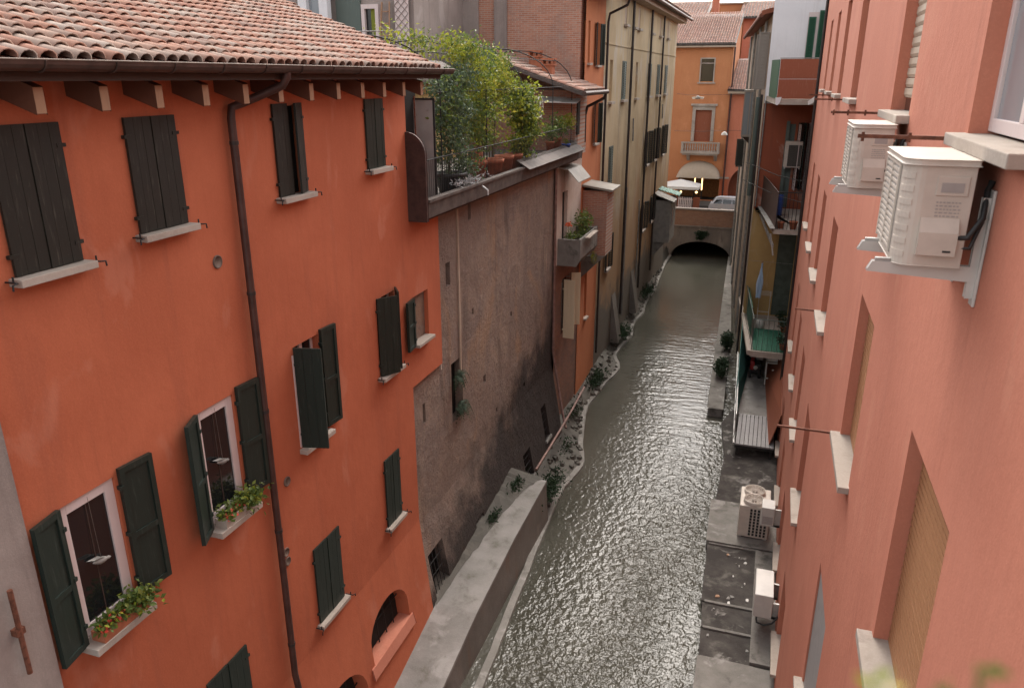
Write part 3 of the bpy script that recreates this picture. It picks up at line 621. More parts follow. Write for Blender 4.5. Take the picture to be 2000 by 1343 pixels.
for k in range(5):
    m_ = MB(); tile_geo(m_, 0, 0, rng.uniform(.079, .086), .068, .275, rng.uniform(-.04, .04), .012)
    o0 = roofp(0, 0); m_.v = [tuple(Vector(v) - o0 + Vector(ORG[oh.name])) for v in m_.v]; protos.append(m_)
meshes = []
for c, rw, d0, y in spots:
    if (c, rw) in first:
        if len(meshes) < 5:
            o_ = protos[len(meshes)].build('roof_tile', 'tile', oh); meshes.append(o_.data)
        else:
            o_ = bpy.data.objects.new('roof_tile', rng.choice(meshes)); COL.objects.link(o_); o_.parent = oh
        o_.location = (roofp(d0, y) - ORG[oh.name]) * S; o_.rotation_euler = (0, 0, rng.uniform(-.03, .03))
    else: tile_geo(rest, d0, y, rng.uniform(.079, .086), .068, .275, rng.uniform(-.04, .04), .012)
tag(rest.build('roof_tiles', 'tile', oh), kind='stuff')
# verge board, fascia, rafters, gutter
vb = MB(); vb.bar(roofp(-.02, ymax(0) - .02, -.06), roofp(L_, ymax(L_) - .02, -.06), .03, .12); vb.build('verge_board', 'darkwood', oh)
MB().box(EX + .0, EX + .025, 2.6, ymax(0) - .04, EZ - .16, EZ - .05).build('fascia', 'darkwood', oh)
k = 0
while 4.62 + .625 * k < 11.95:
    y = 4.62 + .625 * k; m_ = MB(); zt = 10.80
    m_.prism([(-5.34, y, zt - .07), (-5.34, y, zt - .27), (-5.95, y, zt - .27 + .21), (-5.95, y, zt - .07 + .21)], (0, .092, 0)); ro = m_.build('rafter', 'rafter_side', oh, .004); MB().box(-5.341, -5.336, y + .002, y + .09, zt - .265, zt - .073).build('lit_end_grain', 'wood', ro); k += 1  # cut end gets a paler wood, coloured as the lit face
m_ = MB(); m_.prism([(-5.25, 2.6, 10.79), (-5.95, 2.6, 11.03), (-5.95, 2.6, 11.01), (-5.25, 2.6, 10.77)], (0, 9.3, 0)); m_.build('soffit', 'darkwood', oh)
gm = MB(); gx, gz, gr = EX + .10, EZ - .015, .078
prof = [(gx + gr * math.cos(math.pi * (1 + j / 8)), gz + gr * math.sin(math.pi * (1 + j / 8))) for j in range(9)]
prof2 = [(gx + (gr - .008) * math.cos(math.pi * (1 + j / 8)), gz + (gr - .008) * math.sin(math.pi * (1 + j / 8))) for j in range(8, -1, -1)]
gm.prism([(x, 2.4, z) for x, z in prof + prof2], (0, 9.8, 0)); gut = gm.build('gutter', 'gutter', oh)
MB().tube([(gx + gr, 2.4, gz + .004), (gx + gr, 12.19, gz + .004)], .007, 8).build('gutter_lip', 'vent', gut)
for k in range(14):
    y = 3.2 + k * .66; b_ = MB().tube([(gx + (gr + .006) * math.cos(math.pi * (1 + j / 8)), y, gz + (gr + .006) * math.sin(math.pi * (1 + j / 8))) for j in range(9)], .008, 5); b_.build('gutter_bracket', 'gutter', gut)
dp = MB(); dp.tube([(gx, 7.62, gz - .06), (gx - .01, 7.62, gz - .12), (gx - .06, 7.61, gz - .20), (XL + .30, 7.54, 10.62), (XL + .12, 7.40, 10.53), (XL + .08, 7.27, 10.49), (XL + .075, 7.25, 10.38), (XL + .075, 7.25, 2.9), (XL + .30, 7.25, 1.25)], .046, 10)
dpo = dp.build('downpipe', 'pipe', oh)
for z in (10.1, 8.4, 6.9, 5.2, 3.4): MB().cyl((XL + .075, 7.25), .052, z, z + .04, 12).build('pipe_clip', 'pipe_dark', dpo)
# flower boxes on the two open windows
for i, (WW, lab) in enumerate(((WE, 'flower box of trailing red-tinged plants on the nearest lower window sill'), (WF, 'flower box of mixed green plants on the sill beside the drainpipe'))):
    t = thing('flower_box', lab, 'flower box', (XL + .12, (WW[0] + WW[1]) / 2, WW[2]), 'flower boxes on the orange house')
    y0, y1, z = WW[0] + .05, WW[1] - .02, WW[2] + .002
    b_ = MB(); b_.box(XL + .035, XL + .05, y0, y1, z, z + .11).box(XL + .175, XL + .19, y0, y1, z, z + .11).box(XL + .05, XL + .175, y0, y0 + .015, z, z + .11).box(XL + .05, XL + .175, y1 - .015, y1, z, z + .11).box(XL + .05, XL + .175, y0 + .015, y1 - .015, z, z + .085)
    b_.build('box', 'terracotta' if i == 0 else 'stone', t)
    pl = [(XL + .12 + rng.gauss(0, .05), rng.uniform(y0, y1), z + .1 + abs(rng.gauss(0, .045))) for _ in range(330)]
    pl += [(XL + .14 + rng.gauss(.02, .06), y1 - .08 + rng.gauss(0, .09), z + .14 + rng.gauss(0, .06)) for _ in range(330)]
    leaves(MB(), pl, .065, .6, .2).build('foliage', 'leaf_mid', t)
    leaves(MB(), [(p[0] + .01, p[1], p[2] + .015) for p in rng.sample(pl, 130)], .055, .6, .1).build('young_foliage', 'leaf_yellow', t)
    fl_ = leaves(MB(), [(XL + .15 + rng.gauss(0, .03), rng.uniform(y0, y1 - .15), z + .11 + rng.random() * .05) for _ in range(60)], .04, .8); tag(fl_.build('flower', 'redflower', t), kind='stuff')
    bd = thing('hanging_ornament', ('pale grey winged ornament hanging in the nearest lower window' if i == 0 else 'pale grey winged ornament hanging in the window by the drainpipe'), 'ornament', (XL - .01, (WW[0] + WW[1]) / 2, WW[2] + .68), 'winged ornaments in the open windows')
    yc, zc, xc = (WW[0] + WW[1]) / 2 + .01, WW[2] + .70, XL + .01
    s_ = MB(); s_.lathe((xc, yc - .10, zc + .03), [(.002, 0), (.02, .03), (.036, .08), (.03, .13), (.016, .17), (.018, .19), (.002, .215)], 10, (0, 1, -.25)); s_.build('body', 'pipe_grey', bd)
    for sg in (-1, 1): MB().prism([(xc, yc - .03, zc + .02), (xc + sg * .02, yc - .15, zc + .075), (xc + sg * .03, yc - .02, zc + .05), (xc + sg * .01, yc + .05, zc)], (.006, 0, .004)).build('wing', 'pipe_grey', bd)
    MB().tube([(xc, yc, zc + .03), (XL - .01, yc, WW[3] - .05)], .002, 4).build('thread', 'vent', bd)
# grey house at the near left corner
gh = thing('grey_house', 'weathered grey rendered house wall at the near left corner', 'house', (-5.6, 2, 0))
w_ = MB(); wall_grid(w_, (-5.62, 0, 0), U, V, Nx, -6, 3.99, -.5, 9.4); w_.quad((-5.62, 3.99, -.5), (-5.62, 3.99, 9.4), (-10, 3.99, 9.4), (-10, 3.99, -.5)); w_.quad((-5.62, -6, 9.4), (-5.62, 3.99, 9.4), (-10, 3.99, 9.4), (-10, -6, 9.4)); w_.build('wall', 'grey_render', gh)
t = thing('iron_wall_tie', 'rusty iron wall tie bar on the grey wall at the left edge', 'tie bar', (-5.6, 3.7, 6.0))
MB().tube([(-5.57, 3.70, 6.0), (-5.565, 3.70, 6.84)], .022, 8).build('bar', 'rust', t); MB().box(-5.62, -5.55, 3.66, 3.74, 6.40, 6.46).build('key', 'rust', t)

# ================================================================ brown house with roof terrace
XB = -5.78
bh = thing('brown_house', 'old rough brown brick wall under the plant-filled roof terrace', 'house', (XB, 16.5, 1.0))
ops = [(13.28, 13.5, 6.95, 7.42), (13.42, 14.02, 4.0, 5.3), (14.5, 14.66, 8.05, 8.5), (15.25, 15.42, 4.18, 4.36), (14.62, 14.72, 6.0, 6.14), (17.2, 17.32, 5.2, 5.32), (12.02, 12.14, 4.6, 5.0), (18.3, 18.42, 2.9, 3.02), (16.1, 16.2, 3.1, 3.22)]
w_ = MB(); wall_grid(w_, (XB, 0, 0), U, V, Nx, 11.5, 21.1, 2.6, 8.6, ops, .18)
vb_ = Vector((-.40, 0, 2.3)); vb_.normalize(); wins = [(11.72, 12.42, .55, 1.62), (14.05, 14.55, .35, 1.0), (17.55, 18.15, .15, .95), (19.5, 19.95, .5, 1.5)]
wall_grid(w_, (XB + .40, 0, .3), U, vb_, (1, 0, .17), 11.5, 21.1, 0, 2.3345, wins, .25)
w_.quad((XB + .4, 21.1, .3), (XB, 21.1, 2.6), (XB, 21.1, 8.6), (XB - .5, 21.1, 8.6), (XB - .5, 21.1, .3))
w_.build('wall', 'brownwall', bh)
MB().box(-9.5, XB - .2, 11.7, 22.5, -.5, 8.6).build('interior', 'darkvoid', bh)
for u0, u1, v0, v1 in wins:
    p = lambda u, v, d: Vector((XB + .40, u, .3)) + vb_ * v - Vector((1, 0, .17)) * d
    fr = MB().quad(p(u0, v0, .22), p(u1, v0, .22), p(u1, v1, .22), p(u0, v1, .22)).build('window', 'glass', bh); gb = MB()
    for k in range(1, 5): gb.tube([p(u0 + (u1 - u0) * k / 5, v0, .06), p(u0 + (u1 - u0) * k / 5, v1, .06)], .009, 5)
    for k in range(1, 4): gb.tube([p(u0, v0 + (v1 - v0) * k / 4, .06), p(u1, v0 + (v1 - v0) * k / 4, .06)], .009, 5)
    gb.build('grille', 'iron', fr)
    s_ = MB(); s_.prism([p(u0 - .05, v0 - .07, -.05), p(u0 - .05, v0, -.04), p(u0 - .05, v0, .2), p(u0 - .05, v0 - .07, .2)], (0, u1 - u0 + .1, 0)); s_.build('sill', 'lightconc', fr)
MB().box(XB - .0, XB + .03, 13.86, 13.93, 4.7, 8.55).build('plaster_rib', 'beige', bh)
MB().box(XB - .0, XB + .035, 12.84, 12.885, 5.4, 8.5).build('plaster_edge', 'pinkwhite', bh)
MB().tube([(XB + .06, 21.03, 8.5), (XB + .06, 21.03, 3.0), (XB + .42, 21.0, 1.0), (-5.15, 20.6, .75)], .04, 8).build('downpipe', 'pipe_pink', bh)
MB().tube([(-5.05, 17.1, 1.15), (-5.08, 18.5, 1.1), (-5.2, 21.5, .95), (-5.3, 23.6, .9)], .035, 8).build('drain_pipe', 'pipe_pink', bh)
# terrace slab, fascia, end fin
TX = -5.38
MB().box(-9.4, TX - .10, 11.70, 22.6, 8.60, 8.74).build('terrace_floor', 'concrete', bh)
sl = MB(); sl.prism([(TX, 11.69, 8.56), (TX + .02, 11.69, 8.86), (TX - .10, 11.69, 8.88), (TX - .10, 11.69, 8.58)], (0, 10.9, 0)); slo = sl.build('terrace_edge', 'fascia', bh, .01)
MB().box(TX - .34, TX - .101, 11.69, 22.5, 8.50, 8.59).build('edge_soffit', 'darkwood', slo)
MB().box(TX - .02, TX + .05, 11.7, 22.5, 8.83, 8.875).build('edge_cap', 'fascia', slo)
fin = MB(); fin.prism([(XL, 11.61, 8.52), (TX + .02, 11.61, 8.52), (TX + .02, 11.61, 9.6)] + [(XL + (TX + .02 - XL) * math.cos(a_ * math.pi / 16), 11.61, 9.6 + .36 * math.sin(a_ * math.pi / 16)) for a_ in range(1, 8)] + [(XL, 11.61, 9.96)], (0, .07, 0)); fin.build('end_fin', 'corten', bh, .006)
rl = MB(); ry0, ry1 = 11.72, 22.3
for k in range(132):
    y = ry0 + (ry1 - ry0) * k / 131; rl.tube([(TX - .07, y, 8.86), (TX - .07, y, 9.5)], .0045, 4, False)
rl.tube([(TX - .07, ry0, 9.5), (TX - .07, ry1, 9.5)], .010, 6); rl.build('railing', 'iron', bh)
MB().prism([(TX + .06, 16.9, 8.88), (TX + .17, 16.9, 8.82), (TX + .17, 16.9, 8.83), (TX - .15, 16.9, 9.02), (TX - .15, 16.9, 9.0)], (0, 5.4, 0)).build('flashing', 'fascia', bh)
MB().tube([(TX + .02, 14.2, 8.8), (TX + .14, 14.2, 8.72), (TX + .15, 14.2, 8.62)], .02, 6).build('spout', 'steel', bh)
# privacy screen, pergola
t = thing('privacy_screen', 'grey privacy screen panel at the near end of the terrace', 'screen', (-5.9, 12.6, 8.74))
MB().box(-6.22, -5.63, 12.6, 12.62, 8.78, 10.43).build('panel', 'grey_screen', t); m_ = MB()
for x in (-6.24, -5.62): m_.box(x - .015, x + .015, 12.595, 12.625, 8.74, 10.46)
m_.box(-6.24, -5.62, 12.594, 12.626, 10.43, 10.46); m_.build('frame', 'iron', t)
MB().tube([(-5.85, 12.35, 8.74), (-5.86, 12.35, 10.5)], .014, 6).build('post', 'rust', t)
t = thing('pergola', 'thin arched iron pergola hoops over the roof terrace plants', 'pergola', (-6.3, 17, 8.74))
for y in (12.9, 15.2, 17.6, 20.2, 22.2):
    pts = [(-5.62, y, 8.74), (-5.62, y, 10.55)] + [(-7.2 + 1.58 * math.cos(a_ * math.pi / 14), y, 10.55 + .95 * math.sin(a_ * math.pi / 14)) for a_ in range(1, 14)] + [(-8.78, y, 10.55), (-8.78, y, 8.74)]
    MB().tube(pts, .014, 6).build('hoop', 'iron', t)
for x, z in ((-5.62, 10.55), (-6.08, 11.22), (-7.2, 11.5)): MB().tube([(x, 12.8, z), (x, 22.3, z)], .010, 6).build('rail', 'iron', t)
# ================================================================ plants and pots on the roof terrace
def stemset(x, y, z, h, n, sp, r0=.012):
    out = []
    for _ in range(n):
        a = rng.uniform(0, 6.28); q = sp * rng.uniform(.3, 1)
        out.append(([(x + rng.gauss(0, .03), y + rng.gauss(0, .03), z), (x + q * .4 * math.cos(a), y + q * .4 * math.sin(a), z + h * .5), (x + q * math.cos(a), y + q * math.sin(a), z + h)], [r0, r0 * .7, r0 * .3]))
    return out
def tall_plant(name, label, x, y, blobs, n, size, mat, mat2=None, n2=0, aspect=.4, k=40, cr=.11, droop=.2):
    z = 8.76; ls = [('foliage', mat, leaves(MB(), clumpy(n, blobs, k, cr), size, aspect, droop))]
    if mat2: ls.append(('young_foliage', mat2, leaves(MB(), clumpy(n2, [(b[0] + .05, b[1], b[2] + b[5] * .35, b[3], b[4], b[5] * .8) for b in blobs], k, cr), size, aspect, droop)))
    return plant(name, label, 'shrub', (x, y, z), ls, stemset(x, y, z, max(b[2] for b in blobs) - z, 6, .3), 'tall shrubs on the roof terrace')
tall_plant('climbing_shrub', 'tall grey-green climbing shrub beside the grey terrace screen', -5.75, 13.5, [(-5.72, 13.2, 10.3, .28, .42, .5), (-5.7, 13.5, 9.6, .26, .4, .5), (-5.68, 13.9, 9.3, .22, .4, .32), (-5.75, 14.0, 10.5, .3, .45, .45), (-5.72, 13.0, 9.95, .25, .25, .4)], 4200, .082, 'leaf_grey', 'leaf_mid', 1300, .42, 50, .12)
tall_plant('wisteria', 'yellow-green wisteria spreading over the pergola hoops', -6.1, 15.0, [(-6.3, 12.7, 11.45, .2, .35, .08, .006), (-6.2, 13.3, 11.36, .3, .45, .13), (-6.0, 14.2, 11.32, .35, .5, .2), (-5.85, 14.8, 11.2, .3, .45, .25), (-5.8, 15.8, 11.08, .3, .5, .25), (-5.75, 16.6, 10.75, .3, .5, .35), (-5.75, 15.2, 10.75, .28, .6, .35)], 2600, .085, 'leaf_yellow', 'leaf_mid', 1500, .42, 46, .11, .6)
tall_plant('leafy_shrub', 'dense mid-green shrub in the middle of the roof terrace', -5.9, 15.6, [(-5.95, 15.2, 10.2, .35, .6, .5), (-5.9, 15.9, 9.9, .35, .6, .5), (-5.85, 15.0, 9.65, .25, .4, .4), (-5.9, 16.5, 10.3, .3, .5, .5)], 2800, .085, 'leaf_mid', 'leaf_yellow', 800, .5, 34, .13)
tall_plant('glossy_shrub', 'rounded glossy light green shrub at the far end of the bush row', -5.75, 17.9, [(-5.75, 17.6, 10.3, .26, .5, .42), (-5.72, 18.0, 9.7, .26, .45, .5), (-5.75, 18.4, 10.1, .22, .4, .5), (-5.72, 17.6, 9.2, .22, .3, .3)], 3000, .09, 'leaf_mid', 'leaf_yellow', 1500, .6, 36, .11)
tall_plant('slim_shrub', 'slim pale green shrub rising above the terrace behind the pergola', -6.3, 17.4, [(-6.3, 17.3, 11.1, .2, .35, .35), (-6.25, 17.0, 10.6, .25, .3, .4)], 1200, .10, 'leaf_grey', 'leaf_yellow', 300, .4, 18, .09)
t = plant('silver_plant', 'low silver-leaved trailing plant at the terrace edge', 'plant', (-5.45, 13.6, 8.86), [('foliage', 'leaf_silver', leaves(MB(), [(TX - .06 + rng.gauss(0, .05), 13.75 + rng.gauss(0, .38), 8.92 + abs(rng.gauss(0, .05))) for _ in range(260)], .075, .28))], [])
def pot(name, label, x, y, z, r, h, mat='terracotta', soil=True, group=None, ribs=False, cat='pot', leaf_=None):
    t = thing(name, label, cat, (x, y, z), group)
    m = MB().lathe((x, y, z), [(.001, 0), (r * .72, 0), (r * .95, h * .82), (r * 1.06, h * .82), (r * 1.08, h), (r * .96, h), (r * .9, h * .86)], 16); m.build('pot', mat, t)
    MB().cyl((x, y), r * .9, z + h * .84, z + h * .87, 14).build('soil', 'soil', t)
    if leaf_: leaves(MB(), blob_pts(leaf_[1], [(x, y, z + h + leaf_[2] * .8, leaf_[2], leaf_[2], leaf_[2])], rng, .1), leaf_[3], .5).build('foliage', leaf_[0], t)
    return t
pg = 'pots along the terrace railing'
pot('terracotta_pot', 'tall ribbed terracotta pot nearest the silver plant on the terrace', -5.72, 15.0, 8.76, .17, .44, group=pg)
pot('terracotta_pot', 'wide terracotta pot second along the terrace railing', -5.70, 15.75, 8.76, .24, .40, group=pg)
pot('terracotta_pot', 'terracotta pot third along the terrace railing', -5.70, 16.55, 8.76, .21, .40, group=pg)
pot('terracotta_pot', 'terracotta pot fourth along the terrace railing', -5.70, 17.2, 8.76, .20, .38, group=pg)
pot('terracotta_pot', 'small terracotta pot behind the row of larger pots', -6.0, 15.5, 8.76, .16, .55, group=pg)
pot('black_planter', 'black planter under the climbing shrub by the terrace screen', -5.72, 13.5, 8.76, .3, .36, 'black_plastic')
pot('flower_pot', 'terracotta pot with bushy green plant at the far end of the terrace', -5.68, 20.8, 8.95, .15, .3, leaf_=('leaf_mid', 420, .34, .09))
pot('flower_pot', 'white hanging pot with yellow-green plant at the terrace corner', -5.60, 21.6, 9.28, .09, .15, 'white_plastic', leaf_=('leaf_yellow', 320, .24, .08))
pot('flower_pot', 'small terracotta pot with fine plant near the spinning wheel ornament', -5.68, 20.2, 8.95, .12, .25, leaf_=('leaf_mid', 260, .24, .08))
pot('flower_pot', 'blue pot on the terrace ledge at the far corner', -5.52, 21.3, 8.9, .12, .15, 'blue', leaf_=('leaf_yellow', 60, .07, .06))
MB().box(-5.85, -5.42, 19.9, 22.2, 8.74, 8.95).build('plant_shelf', 'fascia', bh)
t = thing('lantern', 'small white wire lantern on the terrace ledge', 'lantern', (-5.5, 18.0, 8.88)); m_ = MB()
for k in range(8): a_ = k * math.pi / 4; m_.tube([(-5.5 + .06 * math.cos(a_), 18 + .06 * math.sin(a_), 8.88), (-5.5 + .07 * math.cos(a_), 18 + .07 * math.sin(a_), 9.08)], .006, 4)
m_.cyl((-5.5, 18), .06, 8.875, 8.89, 10); m_.build('cage', 'white_plastic', t); MB().tube([(-5.57, 18, 9.08), (-5.5, 18, 9.2), (-5.43, 18, 9.08)], .005, 4).build('handle', 'white_plastic', t)
t = thing('wheel_ornament', 'round white wheel ornament hanging at the edge of the shrubs', 'ornament', (-5.6, 18.95, 9.9)); m_ = MB()
m_.tube([(-5.6 + .03 * math.cos(a_ * .3142), 18.95 + .17 * math.cos(a_ * .3142), 10.1 + .24 * math.sin(a_ * .3142)) for a_ in range(21)], .014, 6)
for k in range(6): a_ = k * math.pi / 6; m_.tube([(-5.6, 18.95 + .17 * math.cos(a_), 10.1 + .24 * math.sin(a_)), (-5.6, 18.95 - .17 * math.cos(a_), 10.1 - .24 * math.sin(a_))], .006, 4)
m_.build('rim', 'white_plastic', t)
# ferns and weeds on walls and banks
def fern(label, base, n, r_, size=.16, mat='leaf_dark', nm='fern', cat='fern', grp='ferns growing on the canal walls'):
    """drooping fronds of many small leaflets"""
    x, y, z = base; m = MB()
    for _ in range(n * 2):
        a = rng.uniform(-1.5, 1.5); L0 = r_ * rng.uniform(.35, 1.1); bx, by, bz = x, y + rng.gauss(0, r_ * .25), z + rng.gauss(0, r_ * .2)
        dx, dy = math.cos(a), math.sin(a); up = rng.uniform(.2, .9); pr = Vector((bx, by, bz))
        for k in range(1, 10):
            t_ = k / 9; p = Vector((bx + dx * L0 * t_ * .8, by + dy * L0 * t_ * 1.1, bz + L0 * (up * t_ - 1.25 * t_ * t_)))
            for sg in (-1, 1):
                l = size * (1.05 - t_) * .55 * rng.uniform(.6, 1.2); d = (Vector((-dy, dx, 0)) * sg + Vector((dx, dy, 0)) * .4 + Vector((0, 0, -.35))).normalized() * l; q = (p - pr) * .45
                m.add([pr, pr + d * .5 + q, pr + d, pr + d * .5 - q * .3], [(0, 1, 2, 3)])
            pr = p
    return one(m, nm, mat, label, cat, grp)
def weed(label, base, n, r_, mat='leaf_dark', size=.12):
    x, y, z = base; m = MB()
    pts = [(x + rng.gauss(0, r_ * .3), y + rng.gauss(0, r_ * .8), z + .01 + abs(rng.gauss(0, r_ * .22))) for _ in range(n)]
    leaves(m, pts, size, .32, -.6); m.v = [(a_, b_, max(c_, z)) for a_, b_, c_ in m.v]
    return one(m, 'weed', mat, label, 'weeds', 'weeds by the water', 'stuff')
fern('dark green fern growing from the niche in the brown wall', (XB + .02, 13.72, 4.95), 26, .34)
fern('larger dark fern hanging below the niche in the brown wall', (XB + .02, 13.85, 4.25), 34, .40)
weed('dark weed clump at the far end of the pale quay', (-4.72, 17.3, .5), 900, .5)
weed('sprawling weed on the pale quay below the brown wall', (-5.34, 14.6, 1.1), 200, .2, size=.09)
weed('weeds at the foot of the brown wall beside the quay end', (-5.25, 16.1, 1.17), 300, .25, size=.1)
weed('dark weeds on the silt below the ochre house', (-5.5, 31.2, .3), 700, .6, size=.16)
weed('weeds on the bank below the narrow orange house', (-5.4, 26.0, .2), 420, .5, size=.15)
weed('small weeds on the bank just past the quay', (-5.1, 20.3, .2), 200, .35, size=.1)
weed('weeds on the silt between the drain pipe and the water', (-5.4, 22.6, .35), 220, .4, size=.1)
weed('scruffy weeds on the bank by the hanging closet', (-5.6, 38.5, .25), 420, .8, size=.16)
for x, y, z, lb in ((-1.05, 27.6, .35, 'round dark bush on the right bank nearer the balconies'), (-1.05, 30.8, .35, 'small dark bush on the right bank towards the bridge')):
    m_ = leaves(MB(), blob_pts(800, [(x, y, z + .36, .24, .42, .36)], rng, .2), .11, .5); plant('bank_bush', lb, 'bush', (x, y, z), [('foliage', 'leaf_dark', m_)], stemset(x, y, z - .05, .6, 4, .2), 'bushes on the right bank')

rk = MB()
for _ in range(260):
    y = rng.uniform(16.9, 46); i_ = min(range(len(sm)), key=lambda q: abs(sm[q][1] - y)); x0 = sm[i_][0] - .12; t_ = rng.random() ** 1.4; x = x0 + (-5.85 - x0) * t_; z = .07 + .54 * (x0 - x) / max(.05, x0 + 5.95)
    s_ = rng.uniform(.03, .13); a_ = rng.uniform(0, 3); pts = [(x + s_ * rng.uniform(.6, 1.2) * math.cos(a_ + q * 1.05), y + s_ * 1.3 * rng.uniform(.6, 1.2) * math.sin(a_ + q * 1.05), z - .04) for q in range(6)]
    top_ = [(x + (p[0] - x) * .7, y + (p[1] - y) * .7, z + s_ * rng.uniform(.3, .8)) for p in pts]; rk.add(pts + top_, [(q, (q + 1) % 6, 6 + (q + 1) % 6, 6 + q) for q in range(6)] + [tuple(range(6, 12))])
one(rk, 'bank_rubble', 'mud', 'broken stones and rubble strewn along the left bank', 'rubble', kind='stuff')
# ================================================================ beige house with trough balcony
bg_ = thing('beige_house', 'narrow beige and dark brick house past the brown wall', 'house', (XL, 22.6, 0))
w_ = MB(); wall_grid(w_, (XL, 0, 0), U, V, Nx, 21.11, 24.0, 5.6, 8.55, [(21.7, 22.3, 6.1, 7.65)], .15); w_.build('wall', 'pinkwhite', bg_)
w_ = MB(); wall_grid(w_, (XL - .02, 0, 0), U, V, Nx, 21.11, 24.2, -.3, 5.6, [(21.9, 22.9, 3.1, 5.0)], .2); w_.build('lower_wall', 'brick_x', bg_)
MB().box(-9, XL - .16, 21.2, 24, -.3, 8.5).build('interior', 'darkvoid', bg_)
MB().box(XL - .13, XL - .10, 21.7, 22.3, 6.1, 7.65).build('door', 'shutter', bg_)
fr = MB().box(XL - .17, XL - .14, 21.9, 22.9, 3.1, 5.0).build('window', 'glass', bg_)
leaf(fr, 'cream_wood', (XL + .03, 22.0), (.35, -.05), .36, 3.15, 5.0, 'board', .03); leaf(fr, 'cream_wood', (XL + .03, 22.9), (.3, .12), .3, 3.3, 5.0, 'board', .03)
tr = MB(); tr.prism([(XL, 21.25, 5.62), (-5.14, 21.25, 5.62), (-5.04, 21.25, 5.8), (-5.04, 21.25, 6.38), (-5.12, 21.25, 6.38), (-5.12, 21.25, 5.85), (XL, 21.25, 5.85)], (0, 2.3, 0)); tro = tr.build('trough_balcony', 'concrete', bg_, .02)
for ya, yb in ((21.252, 21.32), (23.42, 23.548)): MB().box(XL, -5.05, ya, yb, 5.85, 6.38).build('trough_end', 'concrete', tro)
MB().box(XL + .02, -5.13, 21.33, 23.4, 5.86, 6.2).build('soil', 'soil', tro)
aw = MB(); aw.prism([(XL + .02, 21.15, 8.42), (XL + .28, 21.2, 8.36), (-5.12, 21.25, 8.02), (-5.12, 21.25, 8.0), (XL + .28, 21.2, 8.33), (XL + .02, 21.15, 8.39)], (0, 1.5, -.02)); aw.build('metal_canopy', 'sheet', bg_)
fern('green bushy plants in the concrete trough balcony', (-5.4, 22.7, 6.25), 60, .4, .16, 'leaf_mid', 'trough_plant', 'plant', None)
m_ = leaves(MB(), blob_pts(500, [(-5.35, 22.9, 6.6, .25, .5, .4)], rng, .1), .1, .45); plant('trough_shrub', 'leafy green shrub at the far end of the trough balcony', 'shrub', (-5.35, 22.9, 6.2), [('foliage', 'leaf_mid', m_)], stemset(-5.35, 22.9, 6.2, .5, 4, .2))
m_ = leaves(MB(), blob_pts(70, [(-5.5, 21.7, 6.75, .07, .07, .07)], rng, .2), .06, .8); plant('orange_flower', 'bright orange flower in the trough balcony', 'flower', (-5.5, 21.7, 6.2), [('petals', 'fire', m_), ('foliage', 'leaf_mid', leaves(MB(), blob_pts(120, [(-5.45, 21.75, 6.4, .15, .2, .15)]), .09))], [([(-5.5, 21.7, 6.2), (-5.5, 21.7, 6.75)], .008)], stem_mat='leaf_mid')
m_ = MB(); m_.box(-5.0, -4.86, 21.7, 22.9, 6.36, 6.39); one(m_, 'board', 'stone', 'pale board lying on the rim of the trough balcony', 'board', org=(-4.95, 22.3, 6.36)); 
# brick outbuilding with a flat slab roof
ob = thing('brick_closet', 'small dark brick closet with grey slab roof jutting over the canal', 'outbuilding', (-5.3, 24.8, 5.2))
MB().box(XL + .01, -4.9, 24.25, 25.3, 5.3, 7.38).build('wall', 'brick_y', ob)
MB().prism([(XL, 24.25, 5.3), (-4.9, 24.25, 5.3), (XL, 24.25, 4.5)], (0, 1.05, 0)).build('corbel', 'concrete', ob)
MB().prism([(XL - .02, 24.1, 7.58), (-4.72, 24.1, 7.44), (-4.72, 24.1, 7.39), (XL - .02, 24.1, 7.53)], (0, 1.35, 0)).build('roof_slab', 'sheet', ob, .008)
fern('tuft of grass on the ledge under the brick closet', (-5.25, 23.9, 5.35), 44, .3, .08, 'leaf_yellow', 'grass_tuft', 'grass', None)
MB().box(-5.66, -5.15, 23.75, 24.2, 5.2, 5.36).build('ledge', 'concrete', ob)
# narrow orange house and its brick flank
nh = thing('narrow_house', 'narrow deep orange house with brick side wall above the terrace', 'house', (XL, 25.3, 0))
w_ = MB(); nops = [(24.35, 24.62, 11.2, 12.4), (25.45, 26.0, 11.15, 12.4), (25.5, 26.05, 8.72, 10.0), (24.9, 25.25, 2.9, 4.6)]
wall_grid(w_, (XL, 0, 0), U, V, Nx, 24.0, 26.75, -.3, 13.5, nops, .14); w_.build('wall', 'orange2', nh)
MB().box(-15, XL - .15, 24.01, 26.74, -.3, 13.9).build('flank_wall', 'brick_y', nh)
for i, (a, b_, c, d) in enumerate(nops):
    fr = MB().box(XL - .13, XL - .11, a, b_, c, d).build('window', 'glass', nh); sill_x(fr, XL, 1, a, b_, c, .1, .06, .04)
    if i in (1, 2):
        leaf(fr, 'shutter_green', (XL + .03, a), (.25, -1), .27, c, d, 'louver'); leaf(fr, 'shutter_green', (XL + .03, b_), (.3, 1), .27, c, d, 'louver')
rf = MB(); rf.prism([(XL + .7, 23.85, 13.22), (-9, 23.85, 14.5), (-9, 23.85, 14.62), (XL + .7, 23.85, 13.34)], (0, 3.1, 0)); rfo = rf.build('roof', 'darkwood', nh)
